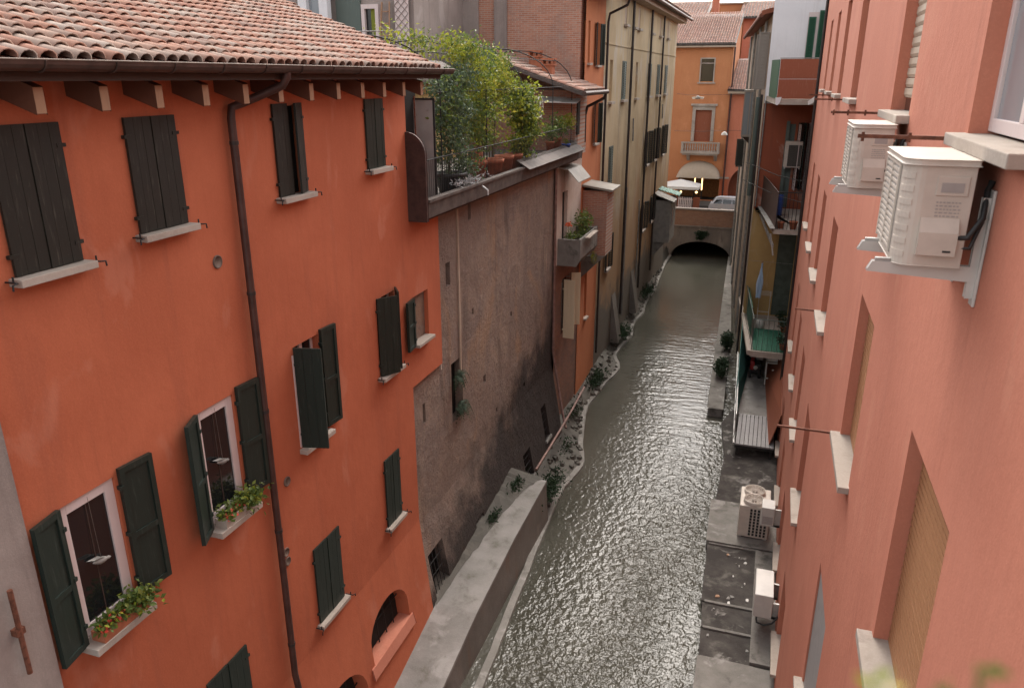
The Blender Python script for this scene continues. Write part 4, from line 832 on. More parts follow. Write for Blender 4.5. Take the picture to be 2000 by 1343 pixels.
def tilefield(p0, eave, up, ncol, nrow, pitch, mat, parent, r=.07, name='roof_tiles', expo=.3):
    """rows of half-round cover tiles on a plane: p0 eave start, eave unit vector, up-slope unit vector"""
    p0, e, u = Vector(p0), Vector(eave).normalized(), Vector(up).normalized(); nn = e.cross(u)
    if nn.z < 0: nn = -nn
    mb = MB()
    for c in range(ncol):
        for rw in range(nrow):
            o = p0 + e * (c + .5) * pitch + u * (rw * expo - .02); vs_ = []
            for dd, rr, hh in ((0, r, .012), (expo + .05, r * .82, -.008)):
                for j in range(5): a_ = math.pi * j / 4; vs_.append(o + u * dd + e * rr * math.cos(a_) + nn * (hh + rr * .85 * math.sin(a_)))
            mb.add(vs_, [(j, j + 1, 6 + j, 5 + j) for j in range(4)], True)
    return tag(mb.build(name, mat, parent), kind='stuff')
tilefield((XL + .7, 23.85, 13.36), (0, 1, 0), (-1, 0, .389), 20, 12, .155, 'tile', nh, .075, expo=.28)
MB().tube([(XL + .76, 23.7, 13.22), (XL + .76, 26.95, 13.22)], .06, 8).build('gutter', 'gutter', nh)
MB().tube([(XL + .76, 26.8, 13.18), (XL + .7, 26.82, 13.0), (XL + .12, 26.84, 12.75), (XL + .08, 26.84, 12.5), (XL + .08, 26.84, 1.0)], .042, 8).build('downpipe', 'pipe_dark', nh)
for x0, x1, z1 in ((-9.62, -9.08, 14), (-8.56, -8.16, 14)): MB().box(x0, x1, 23.93, 24.0, 9, z1).build('flue', 'grey_render', nh)
MB().box(-15, -9.9, 23.96, 24.0, 12.2, 12.26).build('cornice_strip', 'fascia', nh)
# lean-to house with tiled roof behind the terrace
lh = thing('terrace_house', 'low brick house with tiled lean-to roof at the end of the terrace', 'house', (-7, 23.2, 8.74))
MB().box(-8.6, XL + .1, 22.6, 24.0, 8.6, 10.45).build('wall', 'brick_y', lh)
MB().box(XL + .11, XL + .14, 22.7, 23.0, 9.2, 10.2).build('window', 'shutter', lh)
MB().box(XL - .12, XL + .12, 22.45, 22.72, 8.6, 9.05).build('pier', 'concrete', lh)
us = Vector((-1, 0, .33)).normalized()
rf = MB(); rf.prism([(-5.08, 21.2, 10.42), (-8.9, 21.2, 11.68), (-8.9, 21.2, 11.60), (-5.08, 21.2, 10.32)], (0, 2.79, 0)); rf.build('roof', 'fascia', lh)
tilefield((-5.08, 21.25, 10.44), (0, 1, 0), us, 18, 14, .152, 'tile', lh, .075, expo=.27)
MB().tube([(-5.0, 21.1, 10.38), (-5.0, 24.1, 10.38)], .065, 8).build('gutter', 'gutter', lh)
MB().tube([(-5.0, 23.9, 10.34), (-5.05, 23.9, 10.2), (-5.55, 23.9, 9.95), (-5.62, 23.9, 9.7), (-5.62, 23.9, 8.9)], .045, 8).build('downpipe', 'pipe_dark', lh)
for x, y, z, h_ in ((-6.95, 23.0, 10.95, .55), (-6.35, 22.3, 10.72, .55)):
    c_ = MB().box(x - .15, x + .15, y - .15, y + .15, z, z + h_ * .7); co = c_.build('chimney', 'terracotta', lh)
    MB().box(x - .19, x + .19, y - .19, y + .19, z + h_ * .7, z + h_ * .78).box(x - .19, x + .19, y - .19, y + .19, z + h_ * .95, z + h_ * 1.05).build('chimney_cap', 'terracotta', co)
    m_ = MB()
    for i in (-1, 0, 1):
        for j in (-1, 0, 1):
            if i or j: m_.box(x + i * .14 - .025, x + i * .14 + .025, y + j * .14 - .025, y + j * .14 + .025, z + h_ * .78, z + h_ * .95)
    m_.build('chimney_pier', 'terracotta', co)
for k, (x0, z0, lb) in enumerate(((-6.2, 10.15, 'pale canvas awning under the terrace house eave nearest the shrubs'), (-5.75, 10.12, 'small white awning at the corner of the terrace house'))):
    m_ = MB(); m_.prism([(x0 - .55, 22.55, z0 + .12), (x0 + .35, 22.55, z0 + .1), (x0 + .4, 21.7, z0), (x0 - .55, 21.7, z0 + .02)], (0, 0, -.015)); one(m_, 'awning', 'white_canvas', lb, 'awning', 'awnings of the terrace house')
# roof-terrace house further back
rh = thing('back_house', 'grey rendered house with white posts and roof terrace behind the orange roof', 'house', (-12, 20.5, 8.7))
w_ = MB(); wall_grid(w_, (0, 20.4, 0), (1, 0, 0), V, (0, -1, 0), -18, -9.58, 9, 14.2, [(-11.1, -10.62, 11.0, 12.62)], .12); w_.quad((-9.58, 20.4, 9), (-9.58, 20.4, 14.2), (-9.58, 24, 14.2), (-9.58, 24, 9)); w_.build('wall', 'grey_render', rh)
MB().box(-18, -9.7, 20.6, 23.9, 9, 14.1).build('interior', 'darkvoid', rh)
for x in (-12.7, -12.05): MB().box(x - .13, x + .13, 19.9, 20.1, 10.9, 14.2).build('post', 'white_render', rh)
MB().box(-12.57, -12.18, 20.05, 20.08, 10.9, 14).build('glass_panel', 'glass_sky', rh)
MB().box(-11.9, -11.15, 20.32, 20.39, 10.9, 13.6).build('garage_shutter', 'grey_green', rh)
fr = MB().box(-11.12, -11.02, 20.3, 20.42, 10.9, 12.66).box(-10.70, -10.6, 20.3, 20.42, 10.9, 12.66).box(-11.02, -10.7, 20.3, 20.42, 12.55, 12.66).build('glass_door', 'white_wood', rh)
MB().box(-11.02, -10.87, 20.4, 20.41, 10.9, 12.55).build('pane', 'glass', fr); MB().box(-10.87, -10.70, 20.4, 20.41, 10.9, 12.55).build('pane', 'leaf_yellow', fr)
MB().box(-13, -8.0, 16.2, 20.3, 10.9, 11.0).build('deck', 'concrete', rh)
m_ = MB(); m_.tube([(-13, 16.3, 11.75), (-8, 16.3, 11.75)], .012, 6)
for k in range(9): m_.tube([(-13 + k * .62, 16.3, 11.0), (-13 + k * .62, 16.3, 11.75)], .010, 5)
m_.build('railing', 'pipe_grey', rh)
t = thing('lattice_screen', 'white diamond lattice screen on the roof terrace behind', 'lattice', (-9.85, 20.2, 11)); m_ = MB()
MB().box(-10.06, -9.66, 20.22, 20.24, 11.0, 13.4).build('backing', 'white_wood', t)
for k in range(-4, 14):
    for sg in (-1, 1):
        a_, b_ = Vector((-9.86 - sg * .2, 20.2, 11.0 + k * .2)), Vector((-9.86 + sg * .2, 20.2, 11.4 + k * .2))
        if a_.z >= 11 and b_.z < 13.4: m_.bar(a_, b_, .012, .018, (0, 1, 0))
m_.build('slats', 'grey_render', t)
t = thing('step_ladder', 'wooden step ladder leaning on the roof terrace wall', 'ladder', (-10.35, 20.1, 11)); m_ = MB()
for x in (-10.52, -10.2): m_.bar((x, 20.05, 11.0), (x * .0 + (-10.36 + (x + 10.36) * .7), 20.3, 12.7), .03, .04)
m_.build('stile', 'wood', t)
for k in range(5): MB().box(-10.5 + .015 * k, -10.22 - .015 * k, 20.05 + .05 * k, 20.11 + .05 * k, 11.25 + .3 * k, 11.28 + .3 * k).build('tread', 'wood', t)
t = thing('roof_shed', 'low dark shed with shallow roof between the houses behind the terrace', 'shed', (-8.6, 17.5, 8.74))
MB().box(-9.4, -8.2, 16.4, 20, 8.74, 10.7).build('wall', 'yellow', t); MB().prism([(-9.6, 16.2, 11.0), (-8.7, 16.2, 11.2), (-7.8, 16.2, 10.75), (-7.8, 16.2, 10.68), (-9.6, 16.2, 10.9)], (0, 3.9, 0)).build('roof', 'fascia', t)
# ================================================================ ochre house
och = thing('ochre_house', 'tall weathered ochre house with dark drainpipes on the left bank', 'house', (XL, 36, 0))
oo = []
for y, wd in ((30.3, .5), (32.1, .45), (33.2, .5), (36.6, .55), (39.1, .5), (41.7, .55)): oo.append((y - wd / 2, y + wd / 2, 12.62, 13.42, 'louver_closed'))
for y, wd, kd in ((28.0, .5, 'blind'), (30.4, .75, 'louver'), (33.2, .5, 'blind'), (36.55, .9, 'louver'), (39.25, .9, 'louver'), (41.9, .9, 'louver')): oo.append((y - wd / 2, y + wd / 2, 9.98, 11.36, kd))
for y, wd, kd in ((28.5, .7, 'louver'), (36.95, .8, 'open'), (39.35, .8, 'open'), (42.2, .8, 'open'), (28.5, .6, 'open2'), (36.8, .8, 'open2'), (39.4, .7, 'open2')): oo.append((y - wd / 2, y + wd / 2, *((6.92, 8.42) if kd != 'open2' else (3.85, 5.15)), kd))
w_ = MB(); wall_grid(w_, (XL, 0, 0), U, V, Nx, 26.76, 45.4, -.3, 13.75, [o[:4] for o in oo], .15); w_.quad((XL, 45.4, -.3), (XL, 45.4, 13.75), (-14, 45.4, 13.75), (-14, 45.4, -.3)); w_.build('wall', 'ochre', och)
MB().box(-14, XL - .2, 26.8, 45.3, -.3, 13.7).build('interior', 'darkvoid', och)
for a, b_, c, d, kd in oo:
    fr = MB().box(XL - .13, XL - .11, a, b_, c, d).build('window', 'ochre' if kd == 'blind' else 'glass', och); m = (a + b_) / 2; hw = (b_ - a) / 2
    sill_x(fr, XL, 1, a, b_, c, .13, .08, .06)
    if kd == 'louver':
        leaf(fr, 'grey_green', (XL + .01, a), (0, 1), hw - .004, c + .02, d, 'louver', slat=.09); leaf(fr, 'grey_green', (XL + .01, b_), (0, -1), hw - .004, c + .02, d, 'louver', slat=.09)
    elif kd == 'louver_closed': leaf(fr, 'beige', (XL - .03, a), (0, 1), 2 * hw, c, d, 'board')
    elif kd in ('open', 'open2'):
        leaf(fr, 'dark_louver', (XL + .03, a), (.30, -1), hw, c, d, 'louver', .04, slat=.09); leaf(fr, 'dark_louver', (XL + .03, b_), (.3, 1), hw, c, d, 'louver', .04, slat=.09)
for y, r_ in ((31.45, .05), (36.0, .05), (39.75, .045)): MB().tube([(XL + .09, y, 13.7), (XL + .09, y, 1.2)], r_, 8).build('downpipe', 'pipe_dark', och)
for y, z0, z1 in ((31.9, 6.5, 1.0), (32.6, 9.2, 8.3), (35.3, 5.5, .8), (41.0, 9.5, 8.8)): MB().tube([(XL + .06, y, z0), (XL + .06, y + .15, z1)], .035, 6).build('thin_pipe', 'pipe_grey', och)
MB().box(XL, XL + .03, 26.8, 45.38, 11.84, 11.89).build('string_course', 'ochre', och)
for y in (29.9, 34.3): MB().prism([(XL, y, .4), (XL + .35, y, .4), (XL, y, 2.4)], (0, .7, 0)).build('buttress', 'wetconc', och)
rf = MB(); rf.prism([(XL + .62, 26.78, 13.72), (-10, 26.78, 15.2), (-10, 26.78, 15.3), (XL + .62, 26.78, 13.84)], (0, 19.2, 0)); rf.build('roof', 'fascia', och)
tilefield((XL + .62, 26.8, 13.86), (0, 1, 0), (-1, 0, .34), 100, 8, .19, 'tile', och, .085, expo=.35)
MB().box(XL + .02, XL + .45, 26.8, 45.7, 13.52, 13.74).build('cornice', 'beige', och)
MB().tube([(XL + .68, 26.8, 13.72), (XL + .68, 46.0, 13.72)], .07, 8).build('gutter', 'gutter', och)
# hanging closet on the ochre house
hc = thing('hanging_closet', 'grey boxy closet with green corrugated roof hanging on the ochre house', 'closet', (-5.25, 41.3, 2.5))
MB().box(XL + .01, -4.82, 40.5, 42.6, 2.55, 4.75).build('wall', 'hutgrey', hc, .01)
MB().prism([(XL, 40.35, 5.1), (-4.66, 40.35, 4.72), (-4.66, 40.35, 4.68), (XL, 40.35, 5.06)], (0, 1.4, 0)).build('roof', 'hutgrey', hc)
m_ = MB()
for k in range(7):
    x0 = XL + k * .16; z0 = 5.16 - k * .043; m_.prism([(x0, 41.72, z0), (x0 + .08, 41.72, z0 + .005), (x0 + .16, 41.72, z0 - .043), (x0 + .16, 41.72, z0 - .063), (x0, 41.72, z0 - .02)], (0, 1.2, 0))
tag(m_.build('corrugated_roof', 'verdigris', hc)); MB().box(-4.82, -4.80, 40.9, 41.4, 3.4, 4.3).build('window', 'glass_sky', hc)
MB().prism([(XL, 40.6, 2.55), (-5.0, 40.6, 2.55), (XL, 40.6, 1.7)], (0, .15, 0)).build('bracket', 'concrete', hc)
# ================================================================ bridge and street
br = thing('canal_bridge', 'low stone bridge with brick parapet and dark arch over the canal', 'bridge', (-3.9, 49.2, 0))
w_ = MB(); wall_grid(w_, (0, 49, 0), (1, 0, 0), V, (0, -1, 0), -7, -.6, -.5, 2.0, [(-5.65, -2.0, -.49, 1.05, 1.0)], 9.0); w_.build('arch_wall', 'bridge', br)
vo = MB(); n = 18
for k in range(n):
    t0, t1 = math.pi * (k + .06) / n, math.pi * (k + .94) / n
    P_ = lambda t, e: (-3.825 + (1.825 + e) * math.cos(t), 48.96, .05 + (1.0 + e * .8) * math.sin(t))
    vo = MB(); vo.prism([P_(t0, .0), P_(t1, .0), P_(t1, .22), P_(t0, .22)], (0, .08, 0)); vo.build('voussoir', 'bridge', br, .008)
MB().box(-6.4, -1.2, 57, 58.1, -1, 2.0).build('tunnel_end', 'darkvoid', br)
MB().box(-7, -.6, 48.98, 49.32, 2.0, 2.98).build('parapet', 'brick_par', br)
MB().box(-7, -.6, 48.93, 49.37, 2.98, 3.08).build('coping', 'bridge', br, .01); MB().box(-7, -.6, 48.92, 49.0, 1.93, 2.02).build('string_course', 'bridge', br, .01)
MB().prism([(-4.35, 48.95, 1.35), (-3.35, 48.95, 1.4), (-3.3, 48.95, 1.75), (-4.5, 48.95, 1.7)], (0, .06, 0)).build('keystone', 'bridge', br)
m_ = leaves(MB(), blob_pts(700, [(-3.8, 48.86, 1.55, .42, .07, .2), (-3.9, 48.88, 1.3, .25, .05, .18)], rng, .1), .09, .6); plant('ivy_clump', 'dark ivy clump hanging over the crown of the bridge arch', 'ivy', (-3.85, 48.9, 1.0), [('foliage', 'leaf_dark', m_)], [])
# far houses
fh = thing('far_orange_house', 'orange house with arched ground floor facing the bridge', 'house', (-5.5, 58, 2.2)); YF = 58
fo = [(-5.48, -4.62, 10.5, 11.98), (-5.62, -4.5, 6.45, 8.6), (-6.55, -3.6, 2.3, 4.95, 1.2), (-11.2, -8.2, 2.3, 4.95, 1.2)]
w_ = MB(); wall_grid(w_, (0, YF, 0), (1, 0, 0), V, (0, -1, 0), -14, -3.4, 2.2, 12.9, fo, .3); w_.quad((-3.4, YF, 2.2), (-3.4, YF, 12.9), (-3.4, 66, 14.6), (-3.4, 66, 2.2)); w_.build('wall', 'farorange', fh)
MB().box(-13.9, -3.5, 60.5, 66, 2.2, 12.9).build('interior', 'warmroom', fh); MB().box(-13.9, -3.5, 58.4, 60.5, 5.2, 12.7).build('upper_rooms', 'darkvoid', fh)
fr = MB(); a, b_, c, d = fo[0]
fr.box(a - .08, a, YF - .05, YF + .1, c - .06, d + .08).box(b_, b_ + .08, YF - .05, YF + .1, c - .06, d + .08).box(a, b_, YF - .05, YF + .1, d, d + .08).box(a - .18, b_ + .18, YF - .1, YF + .1, c - .14, c - .06); fro = fr.build('window', 'stone', fh)
MB().box(a, b_, YF + .2, YF + .22, c, d).build('pane', 'glass', fro); MB().box(a, b_, YF + .16, YF + .19, d - .3, d - .26).build('bar', 'white_wood', fro)
fr = MB(); a, b_, c, d = fo[1]
fr.box(a - .22, a, YF - .07, YF + .1, c, d + .28).box(b_, b_ + .22, YF - .07, YF + .1, c, d + .28).box(a, b_, YF - .07, YF + .1, d, d + .28).box(a - .34, b_ + .34, YF - .18, YF + .1, d + .28, d + .42); fro = fr.build('balcony_door', 'stone', fh, .01)
MB().box(a, b_, YF + .12, YF + .16, c, d).build('door_panel', 'brownpanel', fro)
bl = MB().box(-6.4, -3.75, YF - .85, YF, 5.66, 5.82).box(-6.3, -3.85, YF - .75, YF, 5.55, 5.66); blo = bl.build('balcony', 'stone', fh, .01)
m_ = MB()
for k in range(15): x = -6.25 + k * 2.35 / 14; m_.lathe((x, YF - .78, 5.82), [(.05, 0), (.03, .1), (.055, .28), (.03, .46), (.05, .55)], 8)
m_.build('balusters', 'stone', blo); MB().box(-6.4, -3.75, YF - .86, YF - .70, 6.37, 6.46).box(-6.38, -6.25, YF - .84, YF, 5.82, 6.37).box(-3.9, -3.77, YF - .84, YF, 5.82, 6.37).build('handrail', 'stone', blo)
for x in (-6.0, -4.1): MB().prism([(x, YF, 5.55), (x, YF - .6, 5.55), (x, YF, 5.1)], (.2, 0, 0)).build('bracket', 'stone', blo)
# pilaster, arch surround
MB().box(-3.55, -3.02, YF - .06, YF - .003, 2.27, 3.9).build('pilaster', 'orange', fh); MB().box(-3.62, -2.95, YF - .1, YF - .003, 3.9, 4.02).build('impost', 'stone', fh)
rf = MB(); rf.prism([(-13, YF - .5, 12.95), (-13, 65, 15.3), (-13, 65, 15.2), (-13, YF - .5, 12.82)], (9.75, 0, 0)); rf.build('roof', 'fascia', fh); tilefield((-13, YF - .52, 12.97), (1, 0, 0), (0, 1, .336), 57, 21, .17, 'tile_far', fh, .08, expo=.36)
MB().box(-13, -3.25, YF - .5, YF + .02, 12.72, 12.86).build('cornice', 'beige', fh); MB().tube([(-3.3, YF - .1, 12.8), (-3.3, YF - .08, 2.3)], .06, 8).build('downpipe', 'pipe', fh)
# fan canopy over the shop arch, with the dark running-animal emblem
fc = thing('fan_canopy', 'cream fan-shaped canopy over the shop arch with small dark emblem', 'canopy', (-5.08, 57.6, 3.9)); m_ = MB(); nu, nv = 16, 6; vs_ = []
for i in range(nu + 1):
    for j in range(nv + 1):
        a_ = math.pi * i / nu; e = math.pi / 2 * j / nv; vs_.append((-5.08 + 1.5 * math.cos(a_) * math.cos(e * .25 * 0), 57.98 - .95 * math.sin(e), 3.98 + 1.12 * math.sin(a_) * math.cos(e)))
m_.add(vs_, [(i * (nv + 1) + j, i * (nv + 1) + j + 1, (i + 1) * (nv + 1) + j + 1, (i + 1) * (nv + 1) + j) for i in range(nu) for j in range(nv)], True); m_.build('fabric', 'canvas', fc)
m_ = MB(); m_.prism([(-5.27, 57.30, 4.62), (-5.15, 57.30, 4.60), (-5.02, 57.30, 4.66), (-4.93, 57.30, 4.74), (-4.98, 57.30, 4.62), (-5.06, 57.30, 4.57), (-5.02, 57.30, 4.47), (-5.08, 57.30, 4.55), (-5.16, 57.30, 4.53), (-5.22, 57.30, 4.46), (-5.22, 57.30, 4.55)], (0, -.02, 0)); m_.build('emblem', 'black_plastic', fc)
# shop interior: lit tube lamps and hanging lamps
for k, x in enumerate((-5.36, -4.84)):
    t = thing('tube_lamp', ('tall lit tube lamp in the shop arch, left one' if k == 0 else 'tall lit tube lamp in the shop arch, right one'), 'lamp', (x, 58.5, 2.9), 'lit tube lamps in the arch'); MB().box(x - .035, x + .035, 58.5, 58.56, 2.95, 4.2).build('tube', 'bulb', t); MB().box(x - .05, x + .05, 58.57, 58.62, 2.3, 4.25).build('mount', 'iron', t)
for k, (x, y) in enumerate(((-6.15, 56.8), (-5.05, 56.9))):
    t = thing('table_lamp', ('small lit lamp under the parasol, left one' if k == 0 else 'small lit lamp under the parasol, right one'), 'lamp', (x, y, 2.2), 'lit lamps under the parasol'); MB().lathe((x, y, 3.0), [(.001, -.09), (.08, -.04), (.09, .03), (.001, .09)], 10).build('globe', 'bulb', t); MB().tube([(x, y, 2.26), (x, y, 2.95)], .02, 6).build('stand', 'iron', t)
# right neighbour with lower roof
rn = thing('far_pink_house', 'pinkish house with low tiled roof and arch right of the orange house', 'house', (-1.5, 58, 2.2))
w_ = MB(); wall_grid(w_, (0, YF + .05, 0), (1, 0, 0), V, (0, -1, 0), -3.4, 6, 2.2, 9.75, [(-2.95, -.6, 2.3, 4.75, 1.5), (-1.85, -1.2, 5.8, 7.3)], .4); w_.build('wall', 'farpink', rn)
MB().box(-3.3, 6, 59, 66, 2.2, 9.7).build('interior', 'brownpanel', rn); MB().box(-1.85, -1.2, YF + .3, YF + .33, 5.8, 7.3).build('window', 'shutter', rn)
rf = MB(); rf.prism([(-3.55, YF - .4, 9.95), (-3.3, 64, 12.1), (-3.3, 64, 12.0), (-3.55, YF - .4, 9.85)], (9, 0, 0)); rf.build('roof', 'fascia', rn); tilefield((-3.55, YF - .42, 9.98), (1, 0, 0), (0, 1, .33), 40, 18, .17, 'tile_far', rn, .08, expo=.36); MB().box(-3.5, 6, YF - .4, YF + .05, 9.72, 9.86).build('cornice', 'beige', rn)
# houses further back
def back_house(label, x0, x1, y0, z1, mat, wins, roof='flat', grp='houses behind the bridge square'):
    t = thing('background_house', label, 'house', ((x0 + x1) / 2, y0, 2.2), grp)
    w = MB(); wall_grid(w, (0, y0, 0), (1, 0, 0), V, (0, -1, 0), x0, x1, 2.1, z1, wins, .2)
    w.quad((x1, y0, 2.1), (x1, y0, z1), (x1, y0 + 8, z1), (x1, y0 + 8, 2.1)); w.quad((x0, y0, 2.1), (x0, y0, z1), (x0, y0 + 8, z1), (x0, y0 + 8, 2.1)); w.build('wall', mat, t)
    MB().box(x0 + .1, x1 - .1, y0 + .4, y0 + 7.9, 2.1, z1 - .05).build('interior', 'darkvoid', t)
    for a, b_, c, d in wins:
        f = MB().box(a - .06, a, y0 - .04, y0 + .1, c - .06, d + .06).box(b_, b_ + .06, y0 - .04, y0 + .1, c - .06, d + .06).box(a, b_, y0 - .04, y0 + .1, d, d + .06).box(a - .1, b_ + .1, y0 - .1, y0 + .1, c - .1, c - .06).build('window', 'stone', t); MB().box(a, b_, y0 + .12, y0 + .15, c, d).build('pane', 'glass_sky', f)
    if roof == 'pitch':
        MB().prism([(x0 - .4, y0 - .6, z1), (x0 - .4, y0 + 5, z1 + 1.7), (x0 - .4, y0 + 5, z1 + 1.6), (x0 - .4, y0 - .6, z1 - .12)], (x1 - x0 + .8, 0, 0)).build('roof', 'fascia', t)
        tilefield((x0 - .4, y0 - .62, z1 + .02), (1, 0, 0), (0, 1, .30), int((x1 - x0 + .8) / .25), 10, .25, 'tile_far', t, .11, expo=.55)
    else: MB().box(x0 - .2, x1 + .2, y0 - .25, y0 + 8, z1, z1 + .12).build('roof', 'beige', t)
    return t
back_house('orange house block behind the tiled roof with small dark windows', -9.5, -6.0, 72, 15.6, 'farpink', [(-7.6, -7.1, 13.9, 14.7)])
back_house('taller orange house with grey window behind the far orange roof', -8.6, -3.85, 78, 17.0, 'farorange', [(-4.9, -4.3, 14.9, 15.9), (-7.2, -6.6, 15.2, 16.2)])
back_house('reddish house with white balcony windows at the far right', -3.7, 3, 74, 15.6, 'farpink', [(-2.95, -2.35, 13.5, 14.5), (-3.0, -2.5, 11.8, 13.1), (-1.9, -1.2, 13.5, 14.5)], 'pitch')
back_house('house with long grey tiled roof far left behind the ochre eave', -16, -6.6, 68, 15.2, 'farpink', [(-8.2, -7.6, 13.9, 14.8)], 'pitch')
t = thing('chimney_stack', 'tall plastered chimney stack rising behind the far tiled roof', 'chimney', (-5.9, 70, 2.2)); MB().box(-6.1, -5.55, 69.8, 70.4, 2.2, 17.4).build('shaft', 'farpink', t); MB().box(-6.2, -5.45, 69.7, 70.5, 17.4, 17.6).build('cap', 'stone', t)
# street furniture: parasol, barrier, car, hanging lamps
t = thing('cafe_parasol', 'large white cafe parasol in front of the shop arch', 'parasol', (-6.1, 55.5, 2.2)); m_ = MB(); cx, cy = -6.05, 55.5; ap = (cx, cy, 4.06); cor = [(cx - 1.35, cy - 1.0, 3.66), (cx + 1.35, cy - 1.0, 3.66), (cx + 1.35, cy + 1.0, 3.66), (cx - 1.35, cy + 1.0, 3.66)]
for k in range(4):
    a_, b_ = cor[k], cor[(k + 1) % 4]; m_.quad(ap, a_, b_); m_.quad(a_, b_, (b_[0], b_[1], 3.48), (a_[0], a_[1], 3.48))
m_.build('canopy', 'white_canvas', t); MB().tube([(cx, cy, 2.2), (cx, cy, 4.0)], .03, 8).build('pole', 'wood', t); MB().box(cx - .3, cx + .3, cy - .3, cy + .3, 2.15, 2.22).build('base', 'concrete', t)
m_ = MB()
for c in cor: m_.bar((cx, cy, 3.95), (c[0], c[1], 3.62), .02, .03)
m_.build('rib', 'wood', t)
t = thing('picket_barrier', 'small white picket barrier in front of the cafe', 'barrier', (-5.6, 54.6, 2.15)); m_ = MB()
for k in range(8): x = -6.0 + k * .12; MB().box(x - .03, x + .03, 54.6, 54.63, 2.15, 2.95).build('picket', 'white_wood', t)
for z in (2.35, 2.78): MB().box(-6.05, -5.1, 54.63, 54.66, z, z + .05).build('rail', 'white_wood', t)
t = thing('cafe_planter', 'brown wooden cafe screen with slats beside the white barrier', 'screen', (-6.6, 54.8, 2.15)); m_ = MB().box(-7.4, -6.1, 54.8, 54.84, 2.15, 2.2).box(-7.4, -6.1, 54.8, 54.84, 2.9, 2.97)
for k in range(12): m_.box(-7.4 + k * .115, -7.34 + k * .115, 54.805, 54.835, 2.2, 2.9)
m_.build('slats', 'brownpanel', t); MB().box(-5.05, -4.6, 54.8, 54.84, 2.15, 2.95).build('board', 'brownpanel', t)
car = thing('parked_car', 'silver estate car parked on the street behind the bridge parapet', 'car', (-2.1, 53.1, 2.15))
pr = [(-3.72, 2.36), (-3.76, 2.72), (-3.70, 2.86), (-2.4, 2.90), (-1.25, 2.86), (-.55, 2.74), (-.46, 2.45), (-.5, 2.32)]
cb = MB(); cb.prism([(x, 52.45, z) for x, z in pr], (0, 1.32, 0)); cb.build('body', 'silver', car, .05, 3)
gh_ = [(-3.66, 2.88), (-3.42, 3.2), (-3.2, 3.26), (-2.2, 3.27), (-1.85, 3.21), (-1.25, 2.88)]
m_ = MB(); m_.add([(x, 52.50 + (.10 if z > 3 else 0), z) for x, z in gh_] + [(x, 53.72 - (.10 if z > 3 else 0), z) for x, z in gh_], [tuple(range(6)), tuple(range(11, 5, -1))] + [(i, (i + 1) % 6, 6 + (i + 1) % 6, 6 + i) for i in range(6)]); m_.build('cabin', 'silver', car, .03, 2)
for pts in ([(-3.52, 2.92), (-3.34, 3.17), (-2.95, 3.19), (-2.98, 2.92)], [(-2.92, 2.92), (-2.90, 3.2), (-2.38, 3.2), (-2.36, 2.92)], [(-2.30, 2.92), (-2.32, 3.2), (-1.92, 3.15), (-1.52, 2.92)]):
    m_ = MB(); m_.quad(*[(x, 52.492 + (.075 if z > 3 else .012), z) for x, z in pts]); m_.build('side_window', 'glass', car)
m_ = MB(); m_.quad((-3.665, 52.6, 2.92), (-3.665, 53.6, 2.92), (-3.455, 53.5, 3.17), (-3.455, 52.7, 3.17)); m_.build('rear_window', 'glass', car)
MB().box(-3.3, -2.1, 52.62, 52.65, 3.29, 3.32).build('roof_rail', 'steel', car); MB().box(-3.76, -3.66, 52.46, 52.62, 2.66, 2.84).build('tail_light', 'red', car)
for x in (-3.1, -1.15):
    for y in (52.44, 53.62):
        wh = MB().lathe((x, y, 2.40), [(.12, 0), (.24, 0), (.25, .03), (.25, .14), (.24, .17), (.1, .17)], 20, (0, 1, 0)).build('wheel', 'rubber', car); MB().lathe((x, y - .005, 2.40), [(.001, -.005), (.14, 0), (.16, .02)], 14, (0, 1, 0)).build('rim', 'steel', wh)
for k, (x, y, z, lb) in enumerate(((-4.79, 50, 9.62, 'suspended street lamp in front of the far balcony door'), (-3.04, 50, 7.56, 'suspended white street lamp right of the far balcony'))):
    t = thing('street_lamp', lb, 'street lamp', (x, y, z - .1), 'lamps hung on wires across the street')
    if k == 0:
        MB().lathe((x, y, z - .1), [(.001, .0), (.13, .02), (.15, .08), (.1, .17), (.03, .22)], 14).build('housing', 'pipe_grey', t)
        for s_ in (-1, 1): MB().prism([(x + s_ * .1, y, z + .05), (x + s_ * .36, y, z + .02), (x + s_ * .3, y, z - .1), (x + s_ * .16, y, z - .08)], (0, .25, 0)).build('reflector', 'white_plastic', t)
    else:
        MB().lathe((x, y, z - .1), [(.2, .0), (.17, .1), (.08, .18), (.02, .22)], 14).build('shade', 'white_plastic', t)
    w_ = MB(); zw = z + .16; w_.tube([(XL, y - 3, zw + .12), ((XL + x) / 2, y - 1.6, zw + .02), (x, y, zw), ((x - 1.7) / 2, y, zw + .02), (-1.5, y - 1.5, zw + .1)], .010, 5); w_.tube([(x, y, zw), (x, y, z + .1)], .012, 5); w_.build('wire', 'iron', t)

